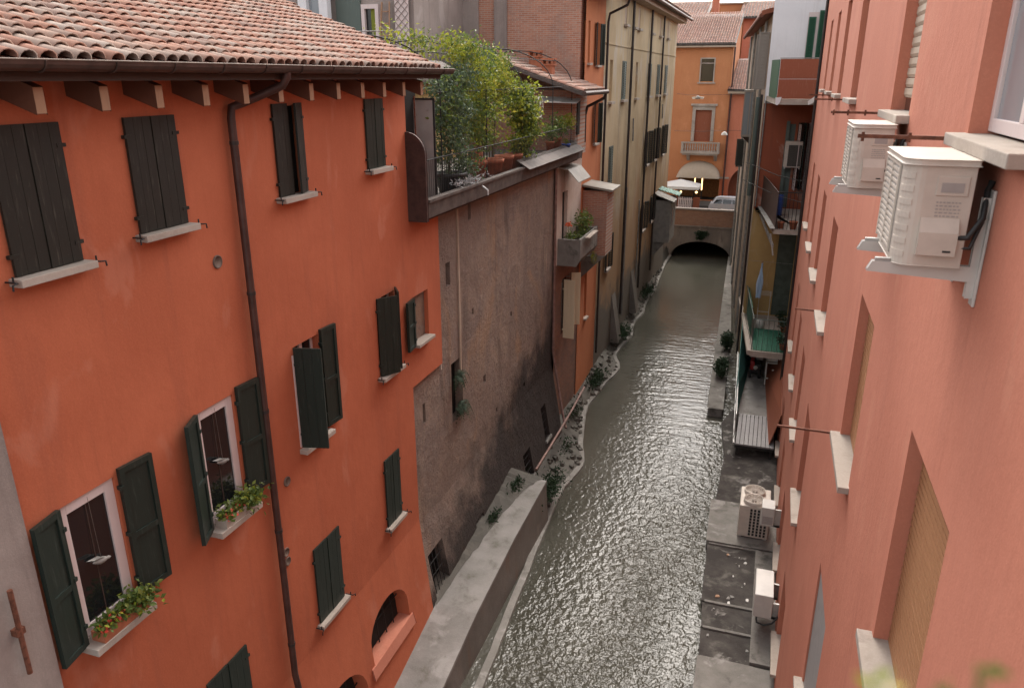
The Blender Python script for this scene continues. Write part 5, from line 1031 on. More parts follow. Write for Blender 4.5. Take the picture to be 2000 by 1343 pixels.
# ================================================================ RIGHT: coral house
XR = 1.0
ch = thing('coral_house', 'long coral pink rendered house with recessed windows on the right bank', 'house', (XR, 12, .2))
cols = [(3.75, 4.97), (7.2, 8.38), (12.2, 13.3), (15.5, 16.5), (18.35, 19.3), (21.2, 22.1)]; rows = [(10.5, 12.1), (7.1, 8.7), (3.72, 5.45), (.55, 2.0)]
wops = {}
for i, c in enumerate(cols):
    for j, r_ in enumerate(rows):
        if j == 3 and i < 2: continue
        wops[(i, j)] = (*c, *r_)
wops[(-1, 0)] = (-.9, .3, 10.5, 12.1); del wops[(-1, 0)]
w_ = MB(); wall_grid(w_, (XR, 0, 0), U, V, (-1, 0, 0), .9, 25.0, -.5, 13.0, list(wops.values()), .15)
w_.quad((XR, 25, -.5), (XR, 25, 13), (9, 25, 13), (9, 25, -.5)); w_.quad((XR, .9, -.5), (XR, .9, 13), (9, .9, 13), (9, .9, -.5)); w_.quad((XR, .9, 13), (XR, 25, 13), (9, 25, 13), (9, .9, 13)); w_.build('wall', 'coral', ch)
MB().box(XR + .3, 8.9, 1, 24.9, -.4, 12.9).build('interior', 'darkvoid', ch)
def blind(parent, y0, y1, z0, z1, mat, step, xb, single=True):
    n = max(1, int((z1 - z0) / step)); h = (z1 - z0) / n; me = None
    if not single:
        m = MB()
        for k in range(n): m.prism([(xb, y0, z0 + k * h + .003), (xb - .012, y0, z0 + k * h + h * .35), (xb - .009, y0, z0 + (k + 1) * h - .003), (xb + .01, y0, z0 + (k + 1) * h - .003), (xb + .01, y0, z0 + k * h + .003)], (0, y1 - y0, 0))
        return m.build('blind', mat, parent)
    for k in range(n):
        if me is None:
            m = MB(); m.prism([(xb, y0, z0 + .003), (xb - .012, y0, z0 + h * .35), (xb - .009, y0, z0 + h - .003), (xb + .01, y0, z0 + h - .003), (xb + .01, y0, z0 + .003)], (0, y1 - y0, 0)); o = m.build('blind_slat', mat, parent); me = o.data
        else: o = bpy.data.objects.new('blind_slat', me); COL.objects.link(o); o.parent = parent
        o.location = (rng.uniform(-.001, .001), 0, k * h * S)
for (i, j), (y0, y1, z0, z1) in wops.items():
    if (i, j) == (0, 0):
        fr = casement(ch, XR, y0, y1, z0 + .02, z1 - .55, -1, 'white_wood', 'glass_sky', .13, True, .07); blind(fr, y0 + .01, y1 - .01, z1 - .55, z1, 'blind_beige', .06, XR + .10)
        MB().box(XR + .08, XR + .15, y0, y1, z1 - .6, z1 - .55).build('blind_box', 'blind_beige', fr)
    else:
        fr = MB().box(XR + .12, XR + .14, y0, y1, z0, z1).build('window', 'glass', ch)
        if j == 2 and i == 1: MB().box(XR + .02, XR + .06, y0 + .01, y1 - .01, z0 + .01, z1 - .01).build('grey_panel', 'blind_grey', fr, .004)
        else:
            mt = 'blind_beige' if j == 0 else 'blind_brown'; lo = z0 + (.12 if j == 0 else .0)
            blind(fr, y0 + .004, y1 - .004, lo, z1, mt, .085 if j == 0 else .05, XR + .105, i < 2 and j < 2)
    sill_x(fr, XR, -1, y0, y1, z0, .10, .06, .07, inn=.12)
def rod(label, y, z, x1, clips):
    t = thing('clothes_rod', label, 'rod', (XR, y, z), 'rusty clothes rods on the coral wall'); MB().bar((XR + .0, y, z), (x1, y, z + .005), .022, .022).build('bar', 'rust', t)
    for k in clips: m = MB(); xx = XR + (x1 - XR) * k; m.tube([(xx, y, z - .025), (xx, y, z + .028)], .009, 6); m.build('clip', 'rust', t)
rod('rusty clothes rod beside the sill of the nearest upper window', 5.05, 10.47, .45, (.5, .95)); rod('rusty clothes rod above the farther air conditioner', 8.46, 10.47, .48, (.4, .7, .95))
rod('rusty clothes rod beside the third upper window of the coral wall', 13.38, 10.47, .5, (.5,)); rod('rusty clothes rod beside the lower brown blind window', 8.46, 7.07, .34, ())
rod('rusty clothes rod at the far end of the upper window row', 16.58, 10.47, .5, (.5, .9)); rod('rusty clothes rod by the third window of the middle row', 13.4, 7.08, .6, ())
MB().tube([(XR - .04, 24.95, 13), (XR - .04, 24.95, .2)], .04, 8).build('downpipe', 'pipe_dark', ch)
# air conditioners on brackets
def ac_unit(label, y0, y1):
    x0, x1, z0, z1 = .60, .895, 9.935, 10.44
    t = thing('air_conditioner', label, 'air conditioner', (.75, (y0 + y1) / 2, 9.88), 'air conditioners on the coral wall')
    r_ = .085; out = [(x1, y0), (x1, y1), (x0 + .02, y1), (x0, y1 - .02)] + [(x0 + r_ - r_ * math.cos(a_ * math.pi / 12), y0 + r_ - r_ * math.sin(a_ * math.pi / 12)) for a_ in range(0, 7)]
    b = MB(); b.prism([(x, y, z0) for x, y in out], (0, 0, z1 - z0 - .03)); cs = b.build('casing', 'ac_white', t, .004)
    b = MB(); b.prism([(x + (.008 if x > .7 else -.008), y + (.008 if y > y0 + .3 else -.008), z1 - .029) for x, y in out], (0, 0, .029)); b.build('lid', 'ac_white', t, .008, 3)
    g_ = MB(); ya, yb = y0 + .17, y1 - .04
    for k in range(15):
        zc = z0 + .045 + k * .029; g_.box(x0 - .010, x0 - .002, ya, yb, zc, zc + .013)
    for y in (ya, (ya + yb) / 2, yb): g_.box(x0 - .012, x0 - .003, y - .008, y + .008, z0 + .03, z1 - .05)
    g_.build('grille', 'ac_white', t); MB().box(x0 - .0025, x0 - .0005, ya - .01, yb + .01, z0 + .03, z1 - .05).build('fan_opening', 'ac_grey', t)
    for k in range(7):
        zc = z0 + .04 + k * .062; rb = MB(); rb.prism([(x0 + r_ - (r_ + .004) * math.cos(a_ * math.pi / 12), y0 + r_ - (r_ + .004) * math.sin(a_ * math.pi / 12), zc) for a_ in range(-1, 5)] + [(x0 + r_ - (r_ - .01) * math.cos(a_ * math.pi / 12), y0 + r_ - (r_ - .01) * math.sin(a_ * math.pi / 12), zc) for a_ in range(4, -2, -1)], (0, 0, .028)); rb.build('corner_rib', 'ac_white', cs)
    hp = MB().box(.735, .87, y0 - .006, y0 - .0005, z1 - .165, z1 - .075); hpo = hp.build('handle_plate', 'ac_white', t, .003); MB().box(.755, .85, y0 - .0075, y0 - .0062, z1 - .15, z1 - .105).build('handle_slot', 'ac_grey', hpo)
    vc = MB().prism([(.69, y0, z0 + .06), (.69, y0 - .035, z0 + .06), (.69, y0 - .035, z0 + .17), (.69, y0 - .002, z0 + .235), (.69, y0, z0 + .235)], (.165, 0, 0)).build('valve_cover', 'ac_white', t, .004)
    MB().box(.80, .835, y0 - .0365, y0 - .0352, z0 + .078, z0 + .088).build('badge', 'black_plastic', vc)
    st_ = MB()
    for rw in range(5):
        x = .745
        while x < .845: wd = rng.uniform(.006, .018); st_.box(x, x + wd, y0 - .0016, y0 - .0006, z1 - .20 - rw * .016, z1 - .193 - rw * .016); x += wd + .005
    st_.build('sticker_print', 'ac_grey', t)
    MB().box(x1 + .0005, x1 + .004, y0 + .05, y1 - .04, z0 + .03, z1 - .06).build('coil', 'coil', t)
    for y in (y0 + .06, y1 - .12):
        k_ = MB(); k_.prism([(.50, y, 9.885), (.52, y, 9.93), (.985, y, 9.93), (.985, y, 9.86)], (0, .04, 0)); k_.prism([(.955, y + .003, 9.78), (.984, y + .003, 9.78), (.984, y + .003, 10.26), (.955, y + .003, 10.26)], (0, .034, 0)); k_.box(.9855, .999, y - .02, y + .06, 9.74, 10.30); k_.build('bracket', 'white_plastic', t, .004)
        MB().box(.53, .60, y + .005, y + .035, 9.931, 9.95).build('foot', 'steel', t)
    ho = MB(); ho.tube([(.84, y0 + .02, z0 + .14), (.90, y0 - .01, z0 + .15), (.955, y0 + .02, z0 + .24), (.97, y0 + .10, z0 + .36), (.99, y0 + .12, z0 + .40)], .013, 8); ho.tube([(.84, y0 + .02, z0 + .09), (.92, y0 + .0, z0 + .10), (.96, y0 + .04, z0 + .22), (.985, y0 + .14, z0 + .40)], .009, 8); ho.build('hose', 'black_plastic', t)
    return t
ac_unit('large cream air conditioner on white brackets nearest the camera', 4.08, 4.78); ac_unit('cream air conditioner on the wall just beyond the nearer one', 7.0, 7.72)
# units on the walkway
t = thing('twin_fan_unit', 'grey heat pump with two round fans on top standing on the walkway', 'heat pump', (.45, 17.4, .27))
MB().box(.08, .78, 17.0, 17.95, .30, 1.14).build('casing', 'ac_white', t, .02); m_ = MB()
for i in range(5):
    for j in range(9): m_.box(.33 + i * .085, .38 + i * .085, 16.988, 16.998, .36 + j * .082, .42 + j * .082)
m_.build('vent_slot', 'black_plastic', t)
for y in (17.24, 17.70):
    f_ = MB().lathe((.40, y, 1.14), [(.25, 0), (.25, .09), (.235, .10), (.225, .09), (.225, .01)], 24).build('fan_ring', 'ac_white', t); g_ = MB()
    for r_ in (.05, .1, .15, .2): g_.tube([(.40 + r_ * math.cos(a_ * .314), y + r_ * math.sin(a_ * .314), 1.235) for a_ in range(21)], .006, 4)
    for k in range(6): a_ = k * math.pi / 6; g_.tube([(.40 + .23 * math.cos(a_), y + .23 * math.sin(a_), 1.235), (.40 - .23 * math.cos(a_), y - .23 * math.sin(a_), 1.235)], .005, 4)
    g_.build('fan_guard', 'ac_white', f_); MB().cyl((.40, y), .06, 1.15, 1.22, 12).build('fan_hub', 'ac_grey', f_)
for x in (.14, .72): MB().box(x - .04, x + .04, 17.02, 17.9, .27, .31).build('foot', 'steel', t)
t = thing('wall_unit', 'small white boxed unit on the wall beside the twin fan heat pump', 'air conditioner', (.72, 16.8, .9)); MB().box(.57, .86, 16.55, 17.0 - .03, .95, 1.42).build('casing', 'white_plastic', t, .012); MB().box(.86, 1.0, 16.65, 16.7, .9, 1.35).box(.57, 1.0, 16.65, 16.7, .9, .95).build('bracket', 'steel', t); MB().box(.60, .83, 16.543, 16.549, 1.0, 1.2).build('vent', 'ac_grey', t)
t = thing('white_unit', 'white boxed air conditioner casing above the dirty walkway', 'air conditioner', (.7, 13.9, .3)); MB().box(.53, .88, 13.5, 14.4, .70, 1.22).build('casing', 'white_plastic', t, .015); [MB().box(.881, 1.0, ya, ya + .05, .64, 1.0).box(.53, 1.0, ya, ya + .05, .64, .699).build('bracket', 'steel', t) for ya in (13.6, 14.25)]
m_ = MB(); m_.tube([(.6, 13.52, .7), (.62, 13.44, .62), (.75, 13.42, .6), (.9, 13.44, .66), (1.0, 13.5, .8)], .02, 7); m_.build('hose', 'black_plastic', t)
# debris on the dirty bays
for k in range(18):
    x, y = rng.uniform(-.35, .5), rng.uniform(12.7, 16.5); m_ = MB(); rr = rng.uniform(.015, .05); pts = [(x + rr * rng.uniform(.5, 1.3) * math.cos(a_), y + rr * rng.uniform(.5, 1.3) * math.sin(a_) * 1.4, .2) for a_ in (0, 1.2, 2.5, 3.8, 5.0)]
    m_.prism(pts, (0, 0, rng.uniform(.01, .03))); one(m_, 'litter_scrap', rng.choice(['lightconc', 'lightconc', 'wood', 'concrete', 'white_plastic']), 'small scrap of litter on the dirty walkway bays', 'litter', 'litter scraps on the walkway')

# ================================================================ balcony house beyond the coral house
YB = 30.5
bb = thing('balcony_house', 'tall house with stacked balconies, white above and red-brown below', 'house', (.3, 31, 0))
def yw(z0, z1, mat, ops=()):
    w = MB(); wall_grid(w, (0, YB, 0), (1, 0, 0), V, (0, -1, 0), -.55, 1.6, z0, z1, ops, .12); return w.build('wall', mat, bb)
yw(9.9, 14.6, 'white_render'); yw(6.1, 9.9, 'redbrown', [(.35, .62, 6.2, 9.2), (.70, 1.2, 6.9, 9.25)]); yw(1.8, 6.1, 'yellow', [(.48, 1.1, 2.0, 5.6)]); yw(-.5, 1.8, 'yellow')
MB().box(-.5, 6, YB + .2, 31.4, -.4, 14.5).build('interior', 'darkvoid', bb)
w_ = MB(); wall_grid(w_, (1.25, 0, 0), U, V, (-1, 0, 0), 25.0, YB, -.5, 6.1, [(26.5, 27.8, 2.0, 4.4)], .15); w_.build('side_wall', 'yellow', bb); w_ = MB(); wall_grid(w_, (1.25, 0, 0), U, V, (-1, 0, 0), 25.0, YB, 6.1, 9.9, [(27, 28.2, 6.5, 9.2)], .15); w_.build('side_wall', 'redbrown', bb); w_ = MB(); wall_grid(w_, (1.25, 0, 0), U, V, (-1, 0, 0), 25.0, YB, 9.9, 14.6); w_.build('side_wall', 'white_render', bb)
MB().box(1.45, 1.5, 25.1, YB, 1.9, 9.4).build('inner_wall', 'darkvoid', bb)
fr = MB().box(.62, 1.24, YB - .03, YB - .005, 11.0, 12.9).build('window', 'white_wood', bb); leaf(fr, 'green_paint', (.64, YB - .06), (1, 0), .24, 11.0, 12.75, 'louver', .05, slat=.10); leaf(fr, 'green_paint', (.97, YB - .06), (1, 0), .24, 11.0, 12.95, 'louver', .05, slat=.10)
MB().box(.35, .62, YB + .06, YB + .08, 6.2, 9.2).build('door', 'grey_green', bb); MB().box(.48, 1.1, YB + .06, YB + .08, 2.0, 5.6).build('door', 'greenbox', bb)
fr = MB().box(.70, 1.2, YB + .06, YB + .08, 6.9, 9.25).build('window', 'glass', bb)
leaf(fr, 'white_wood', (.74, YB - .02), (.1, -1), .5, 6.9, 9.2, 'louver', slat=.1); leaf(fr, 'shutter_green', (.92, YB - .02), (.1, -1), .5, 6.9, 9.25, 'louver', slat=.1); leaf(fr, 'white_wood', (1.08, YB - .02), (.1, -1), .45, 6.9, 9.25, 'louver', slat=.1)
MB().box(.30, .42, YB - .05, YB - .003, 6.2, 9.3).build('door_frame', 'grey_green', bb)
def slab(z, pts, th=.14, mat='stone', nm='balcony'):
    m = MB(); m.prism([(x, y, z) for x, y in pts], (0, 0, -th)); return m.build(nm, mat, bb, .01)
# top balcony with brown boards and a green side
b1 = slab(10.16, [(-.13, 26.0), (1.15, 26.0), (1.2, YB), (-.5, YB)], .16)
for k in range(2): MB().box(-.12, 1.14, 25.98, 26.02, 10.17 + k * .575, 10.735 + k * .575).build('board', 'brownpanel', b1, .006)
m_ = MB(); m_.prism([(-.13, 26.02, 10.17), (-.40, 29.6, 10.17), (-.40, 29.6, 11.35), (-.13, 26.02, 11.3)], (-.02, 0, 0)); m_.build('side_panel', 'green_paint', b1)
MB().box(-.14, 1.14, 25.97, 26.03, 11.32, 11.345).build('rail', 'pipe_grey', b1)
m_ = MB(); m_.prism([(-.16, 25.96, 10.2), (.02, 25.96, 10.22), (-.02, 25.96, 10.05), (-.08, 25.96, 9.98), (-.14, 25.96, 10.0)], (0, .3, 0)); m_.build('broken_plaster', 'white_render', b1)
t = one(MB().prism([(.78, 25.85, 10.1), (1.0, 25.85, 10.28), (1.02, 25.85, 10.2), (.92, 25.85, 10.05), (.8, 25.85, 10.0)], (0, .1, 0)), 'white_rag', 'white_canvas', 'white rag tied under the brown top balcony', 'rag')
# second balcony with iron railing
b2 = slab(6.16, [(.22, 26.0), (1.1, 26.0), (1.2, YB), (-.5, YB), (-.5, 32.2)], .14)
MB().prism([(.10, 25.95, 6.18), (.26, 25.95, 6.18), (-.40, 32.0, 6.18), (-.58, 32.0, 6.18)], (0, 0, .03)).build('edge_slab', 'lightconc', b2)
m_ = MB()
for k in range(8): x = .27 + k * .115; m_.tube([(x, 26.03, 6.17), (x, 26.03, 7.35)], .010, 5)
m_.tube([(.25, 26.03, 7.35), (1.12, 26.03, 7.35)], .016, 6); m_.build('railing', 'iron', b2)
pts = [(.25 - .72 * (k / 8) + .04 * math.sin(k / 8 * math.pi), 26.03 + 5.6 * k / 8) for k in range(9)]; m_ = MB()
for a_, b_ in zip(pts, pts[1:]): m_.add([(a_[0], a_[1], 6.2), (b_[0], b_[1], 6.2), (b_[0] - .0, b_[1], 7.32), (a_[0], a_[1], 7.32)], [(0, 1, 2, 3)])
for a_, b_ in zip(pts, pts[1:]): m_.tube([(a_[0], a_[1], 7.33), (b_[0], b_[1], 7.33)], .02, 6)
m_.build('side_screen', 'corten', b2)
m_ = MB(); m_.prism([(.12, 26.05, 6.0), (.16, 26.05, 6.0), (.3, 26.05, 5.3), (.26, 26.05, 5.3)], (0, .1, 0)); m_.bar((-.3, 30.4, 5.95), (.25, 26.6, 5.5), .05, .12); m_.build('strut', 'steel', b2)
pot('balcony_pot', 'small terracotta pot on the railed balcony, left of two', .42, 26.25, 6.165, .11, .22); pot('balcony_pot', 'terracotta pot on the railed balcony near the coral wall', .80, 26.25, 6.165, .13, .25)
t = thing('blue_crate', 'blue plastic crate standing on the railed balcony', 'crate', (.2, 29.0, 6.17)); m_ = MB()
for x in (-.02, .44): m_.box(x - .01, x + .01, 28.8, 29.2, 6.17, 6.85)
for y in (28.8, 29.2): m_.box(-.01, .43, y - .01, y + .01, 6.17, 6.85)
m_.box(-.01, .43, 28.8, 29.2, 6.17, 6.19); m_.build('body', 'blue', t)
for z in (6.35, 6.6, 6.83): MB().box(-.04, .46, 28.77, 28.785, z, z + .05).build('rib', 'blue', t)
t = thing('balcony_ac', 'air conditioner with dark grille on the railed balcony wall', 'air conditioner', (.6, 30.2, 7.6)); MB().box(.33, .92, 30.0, 30.4, 7.72, 8.62).build('casing', 'ac_white', t, .02); MB().box(.45, .90, 29.985, 29.998, 7.76, 8.5).build('grille', 'coil', t); MB().box(.36, .90, 30.4, 30.5, 7.66, 7.72).box(.36, .40, 30.0, 30.5, 7.66, 7.72).box(.86, .90, 30.0, 30.5, 7.66, 7.72).build('bracket', 'steel', t)
# third balcony with green mat
b3 = slab(1.98, [(-.10, 26.0), (1.1, 26.0), (1.2, YB), (-.55, YB), (-.72, 33), (-.80, 33)], .2); MB().prism([(-.02, 26.1, 1.985), (.98, 26.1, 1.985), (.98, 28.6, 1.985), (-.10, 28.6, 1.985)], (0, 0, .012)).build('mat', 'greenmat', b3); m_ = MB()
for k in range(11): m_.tube([(-.02 + k * .1, 26.1, 2.0), (-.10 + k * .1, 28.6, 2.0)], .012, 5)
m_.build('mat_rib', 'greenmat', b3)
MB().prism([(-.20, 25.9, 1.86), (-.10, 25.9, 1.86), (-.72, 33, 1.86), (-.84, 33, 1.86)], (0, 0, .16)).build('edge_slab', 'stone', b3)
m_ = MB()
for k in range(13): t_ = k / 12; m_.tube([(-.08 - .62 * t_, 26.05 + 6.9 * t_, 2.0), (-.08 - .62 * t_, 26.05 + 6.9 * t_, 3.1)], .010, 5)
for k in range(8): x = -.06 + k * .16; m_.tube([(x, 26.04, 1.99), (x, 26.04, 3.1)], .008, 5)
m_.tube([(-.08, 26.05, 3.1), (1.1, 26.05, 3.1)], .016, 6); m_.tube([(-.08, 26.05, 3.1), (-.70, 32.95, 3.1)], .022, 6); m_.build('railing', 'grey_green', b3)
m_ = MB(); m_.add([(-.16, 27.6, 2.05), (-.55, 32.4, 2.05), (-.55, 32.4, 3.05), (-.16, 27.6, 3.05), (-.18, 27.6, 2.05), (-.57, 32.4, 2.05), (-.57, 32.4, 3.05), (-.18, 27.6, 3.05)], [(0, 1, 2, 3), (7, 6, 5, 4), (0, 4, 5, 1), (3, 2, 6, 7), (0, 3, 7, 4), (1, 5, 6, 2)]); m_.build('green_screen', 'greenmat', b3)
t = thing('hanging_towel', 'pale blue towel hanging to dry on the balcony with the green mat', 'towel', (0, 29.2, 2.9)); m_ = MB(); tw = []
for i in range(9):
    for j in range(6):
        f_ = i / 8; wd = .05 + .17 * min(1, f_ * 1.6); tw.append((-.02 - .02 * f_ + wd * (j / 5 - .5) + .02 * math.sin(j * 2 + i), 29.2 + .05 * math.sin(j * 2.2 + i * .4), 4.35 - 1.35 * f_))
m_.add(tw, [(i * 6 + j, i * 6 + j + 1, (i + 1) * 6 + j + 1, (i + 1) * 6 + j) for i in range(8) for j in range(5)], True); m_.build('cloth', 'towel', t)
MB().tube([(-.5, 29.2, 4.4), (1.2, 29.2, 4.36)], .006, 4).build('line', 'pipe_grey', t); MB().box(-.045, .005, 29.18, 29.22, 4.32, 4.42).build('peg', 'wood', t)
t = thing('drying_rack', 'white folding drying rack on the balcony with the green mat', 'drying rack', (.2, 29.6, 1.98)); m_ = MB()
for x in (.0, .4):
    m_.tube([(x, 29.3, 1.985), (x, 29.9, 3.1)], .012, 5); m_.tube([(x, 29.9, 1.985), (x, 29.3, 3.1)], .012, 5)
for k in range(5): m_.tube([(0, 29.3 + k * .15, 3.1), (.45, 29.3 + k * .15, 3.1)], .008, 5)
m_.tube([(0, 29.5, 2.4), (.4, 29.5, 2.4)], .012, 5); m_.build('frame', 'white_plastic', t)
m_ = MB().lathe((.12, 28.7, 1.99), [(.001, .34), (.1, .32), (.15, .2), (.15, .02), (.12, 0)], 14); one(m_, 'basin', 'white_plastic', 'upturned white basin on the balcony floor', 'basin')
for x, y, lb in ((.86, 29.4, 'dark leafy pot plant by the green balcony door'), (.95, 28.4, 'low pot plant on the green mat balcony near the wall'), (.92, 26.4, 'small pot plant at the front corner of the green mat balcony')): pot('balcony_plant', lb, x, y, 2.0, .1, .2, leaf_=('leaf_dark', 160, .2, .1), cat='plant')
# bottom deck
dk = thing('timber_deck', 'low deck of pale boards along the water below the balconies', 'deck', (.35, 24, .1))
for k in range(9): x = -.22 + k * .122; MB().box(x, x + .108, 21.7, 24.0, .45, .5).build('board', 'blind_grey', dk, .004)
MB().prism([(-.25, 24.02, .47), (.88, 24.02, .47), (.95, 30.0, .47), (-.55, 30.0, .47)], (0, 0, -.1)).build('platform', 'lightconc', dk)
m_ = MB().box(-.2, -.12, 21.75, 21.83, .1, .45).box(.75, .83, 21.75, 21.83, .1, .45).box(-.24, .88, 21.7, 21.74, .36, .449).box(-.2, -.12, 24.9, 25, .1, .38).box(.7, .8, 24.9, 25, .1, .38); m_.build('beam', 'iron', dk)
m_ = MB(); m_.bar((-.27, 21.65, .52), (-.57, 30.0, .52), .05, .05); m_.bar((-.28, 22, 1.3), (-.42, 26.0, 1.3), .03, .03)
for y in (22.0, 23.3, 24.7, 26.0): m_.box(-.30 - (y - 22) * .035, -.27 - (y - 22) * .035, y, y + .03, .5, 1.3)
m_.build('railing', 'steel', dk)
m_ = MB(); m_.prism([(-.28, 24.1, .5), (-.04, 29.5, .5), (-.5, 29.5, 2.0), (-.36, 24.1, 1.3)], (-.02, 0, 0)); m_.build('teal_screen', 'teal', dk)
m_ = MB(); m_.prism([(.72, 21.9, .5), (.46, 28.5, .5), (.97, 28.5, 1.65), (.97, 21.9, 1.5)], (.02, 0, 0)); m_.build('timber_wall', 'brownpanel', dk)
MB().box(-.3, -.22, 28, 29.9, .48, .52).build('kerb', 'concrete', dk)
sc = thing('garden_mower', 'black and red wheeled machine parked at the back of the deck', 'machine', (.15, 27.6, .47))
MB().box(-.02, .34, 27.5, 28.5, .62, 1.0).build('body', 'black_plastic', sc, .06, 3); MB().box(-.05, .1, 27.35, 27.9, .8, 1.12).build('cowl', 'red', sc, .04, 3); MB().box(.12, .38, 27.9, 28.6, 1.0, 1.25).build('seat', 'ac_grey', sc, .05, 3)
for x in (-.02, .3):
    for y in (27.5, 28.45): MB().lathe((x - .06, y, .63), [(.05, 0), (.16, 0), (.17, .05), (.16, .1), (.05, .1)], 16, (1, 0, 0)).build('wheel', 'rubber', sc)
MB().lathe((.14, 27.32, .9), [(.001, -.02), (.07, 0), (.075, .03)], 12, (0, 1, 0)).build('headlight', 'white_plastic', sc)
t = thing('washing_table', 'white unit on a metal table frame at the back of the deck', 'table', (.68, 27.4, .47)); m_ = MB()
for x in (.5, .86):
    for y in (26.9, 27.9): m_.box(x - .02, x + .02, y - .02, y + .02, .47, 1.3)
m_.box(.48, .88, 26.88, 27.92, 1.28, 1.32); m_.box(.48, .88, 26.88, 26.92, .7, .74); m_.build('frame', 'white_plastic', t); MB().box(.5, .86, 26.95, 27.85, 1.33, 1.9).build('unit', 'white_plastic', t, .03)
m_ = MB(); m_.tube([(.88, 27, 1.6), (.95, 26.9, 1.3), (.9, 26.8, 1.1), (.7, 26.85, 1.05)], .03, 8); m_.build('hose', 'white_plastic', t)
# pipes, wires, poles on the corner
MB().tube([(-.66, YB - .05, 10.2), (-.62, YB - .05, .3)], .045, 8).build('downpipe', 'pipe_dark', bb); MB().tube([(-.50, YB - .06, 10.0), (-.50, YB - .06, 6.2)], .025, 6).build('thin_pipe', 'pipe_grey', bb); MB().tube([(-.78, YB + .6, 10.1), (-.78, YB + .6, 6.5)], .09, 8).build('vent_pipe', 'grey_green', bb)
m_ = MB()
for z, x0 in ((7.75, -1.0), (7.1, -1.05)): m_.tube([(x0, 31, z), (.2, 27.5, z - .06), (1.0, 25.6, z)], .012, 5)
m_.build('cable', 'iron', bb)
# ================================================================ house beyond with louvred shutters
hv = thing('shuttered_house', 'brown house with tall louvred shutters and deep eave on the right bank', 'house', (-1.2, 40, 0)); f0, f1 = Vector((-.58, 31.3, 0)), Vector((-1.95, 48.8, 0)); fd = (f1 - f0); fl = fd.length; fd = fd / fl; fn = Vector((-fd.y, fd.x, 0))
w_ = MB(); fo2 = [(.35, 2.1, 10.35, 12.35), (13, 13.9, 6.2, 7.6)]; wall_grid(w_, f0, fd, V, fn, 0, fl, -.4, 12.9, fo2, .15); w_.quad(f0 + Vector((0, 0, -.4)), f0 + Vector((0, 0, 12.9)), f0 + Vector((4, 0, 12.9)), f0 + Vector((4, 0, -.4))); w_.build('wall', 'beige', hv)
w_ = MB(); q0, q1 = f0 - fn * .2, f1 - fn * .2; w_.prism([(q0.x, q0.y + .2, -.4), (q1.x, q1.y, -.4), (6, 48.8, -.4), (6, 31.5, -.4)], (0, 0, 13.2)); w_.build('interior', 'darkvoid', hv)
for k, (a, b_, c, d) in enumerate(fo2):
    p = lambda u, o=0: f0 + fd * u + fn * o
    m_ = MB(); m_.quad(*[tuple(p(u, -.12) + Vector((0, 0, z))) for u, z in ((a, c), (b_, c), (b_, d), (a, d))]); fr = m_.build('window', 'glass', hv)
    l0, l1 = p(a, .02), p(b_, .02); d0 = fn * .92 - fd * .25; d1 = fn * .95 + fd * .1; wd = .36
    leaf(fr, 'dark_louver' if k else 'louver_grey', (l0.x, l0.y), (d0.x, d0.y), wd, c, d, 'louver', .035, slat=.12); leaf(fr, 'dark_louver' if k else 'louver_grey', (l1.x, l1.y), (d1.x, d1.y), wd, c, d, 'louver', .035, slat=.12)
m_ = MB(); e0, e1 = f0 + fn * .38 + fd * .1, f1 + fn * .38; m_.prism([(e0.x, e0.y, 12.9), (e1.x, e1.y, 12.9), (3, 48.8, 13.9), (3, 31.3, 13.9)], (0, 0, .16)); m_.build('roof', 'brownpanel', hv); m_ = MB(); m_.tube([e0 + Vector((0, 0, 12.9)), e1 + Vector((0, 0, 12.9))], .08, 8); m_.build('gutter', 'rust', hv)
for u in (1.6, 5.5, 10, 14.5): p = f0 + fd * u + fn * .1; MB().tube([(p.x, p.y, 12.8), (p.x, p.y, .4)], .055, 8).build('downpipe', 'pipe_grey', hv)
p = f0 + fd * .9 + fn * .25
gb = thing('glass_bay', 'grey glazed bay box hanging on the shuttered house', 'bay window', (-1.3, 38.5, 8)); bx0, bx1, by0, by1, bz0, bz1 = -1.58, -1.08, 38.0, 39.3, 8.2, 10.15
MB().box(bx0, bx1 + .1, by0, by1, bz0, bz0 + .1).build('floor', 'louver_grey', gb); MB().box(bx0 - .03, bx1 + .1, by0 - .03, by1, bz1, bz1 + .1).build('roof', 'louver_grey', gb)
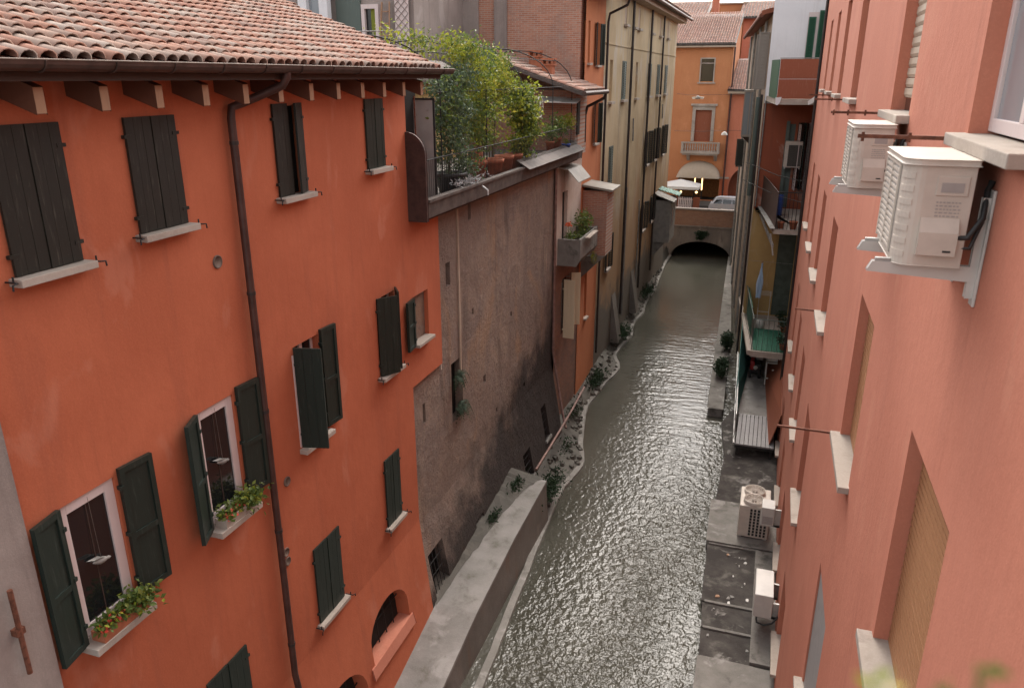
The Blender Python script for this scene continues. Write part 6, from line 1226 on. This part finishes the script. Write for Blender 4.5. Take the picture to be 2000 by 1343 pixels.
for x, y in ((bx0, by0), ((bx0 + bx1) / 2, by0), (bx1 - .05, by0), (bx0, (by0 + by1) / 2), (bx0, by1 - .05)): MB().box(x, x + .05, y, y + .05, bz0 + .1, bz1).build('mullion', 'louver_grey', gb)
for x0, x1 in ((bx0 + .05, (bx0 + bx1) / 2), ((bx0 + bx1) / 2 + .05, bx1 - .05)): MB().box(x0, x1, by0 + .02, by0 + .03, bz0 + .1, bz1).build('pane', 'glass_sky', gb)
for y0, y1 in ((by0 + .05, (by0 + by1) / 2), ((by0 + by1) / 2 + .05, by1 - .05)): MB().box(bx0 + .02, bx0 + .03, y0, y1, bz0 + .1, bz1).build('pane', 'glass_sky', gb)
MB().prism([(bx0 + .05, by0 + .1, bz0), (bx1 + .1, by0 + .1, bz0), (bx1 + .1, by0 + .1, bz0 - .5)], (0, 1.0, 0)).build('bracket', 'darkwood', gb)
gx_ = thing('green_cabinet', 'tall dull green metal cabinet hanging beside the bridge', 'cabinet', (-1.4, 46.8, .4)); MB().box(-1.78, -1.08, 46.2, 48.6, .45, 3.35).build('body', 'greenbox', gx_, .02); MB().box(-1.82, -1.04, 46.15, 48.6, 3.35, 3.45).build('ledge', 'grey_green', gx_); MB().box(-1.76, -1.06, 46.25, 48.5, 3.45, 4.1).build('upper_box', 'shutter_green', gx_, .02)
# ================================================================ blurred plant by the camera
np_ = thing('window_plant', 'out of focus green shoots rising at the lower right edge', 'plant', (.075, .20, 10.45))
for k, (x, y, z) in enumerate(((.117, .548, -.438), (.17, .565, -.44), (.195, .578, -.427))):
    x, y, z = x * .46, y * .46, 10.8 + z * .46
    MB().tube([(.075, .20, 10.50), ((x + .075) / 2, .22, 10.54), (x, y, z - .006)], .0010, 5).build('stem', 'leaf_mid', np_); m_ = MB(); leaves(m_, [(x + rng.gauss(0, .002), y + rng.gauss(0, .002), z - .006 + rng.gauss(0, .002)) for _ in range(5)], .0085, .6); m_.build('leaf', 'leaf_mid' if k else 'leaf_yellow', np_)
m_ = MB().lathe((.075, .20, 10.43), [(.001, 0), (.025, 0), (.032, .06), (.035, .065), (.03, .065), (.001, .06)], 14); m_.build('pot', 'terracotta', np_)
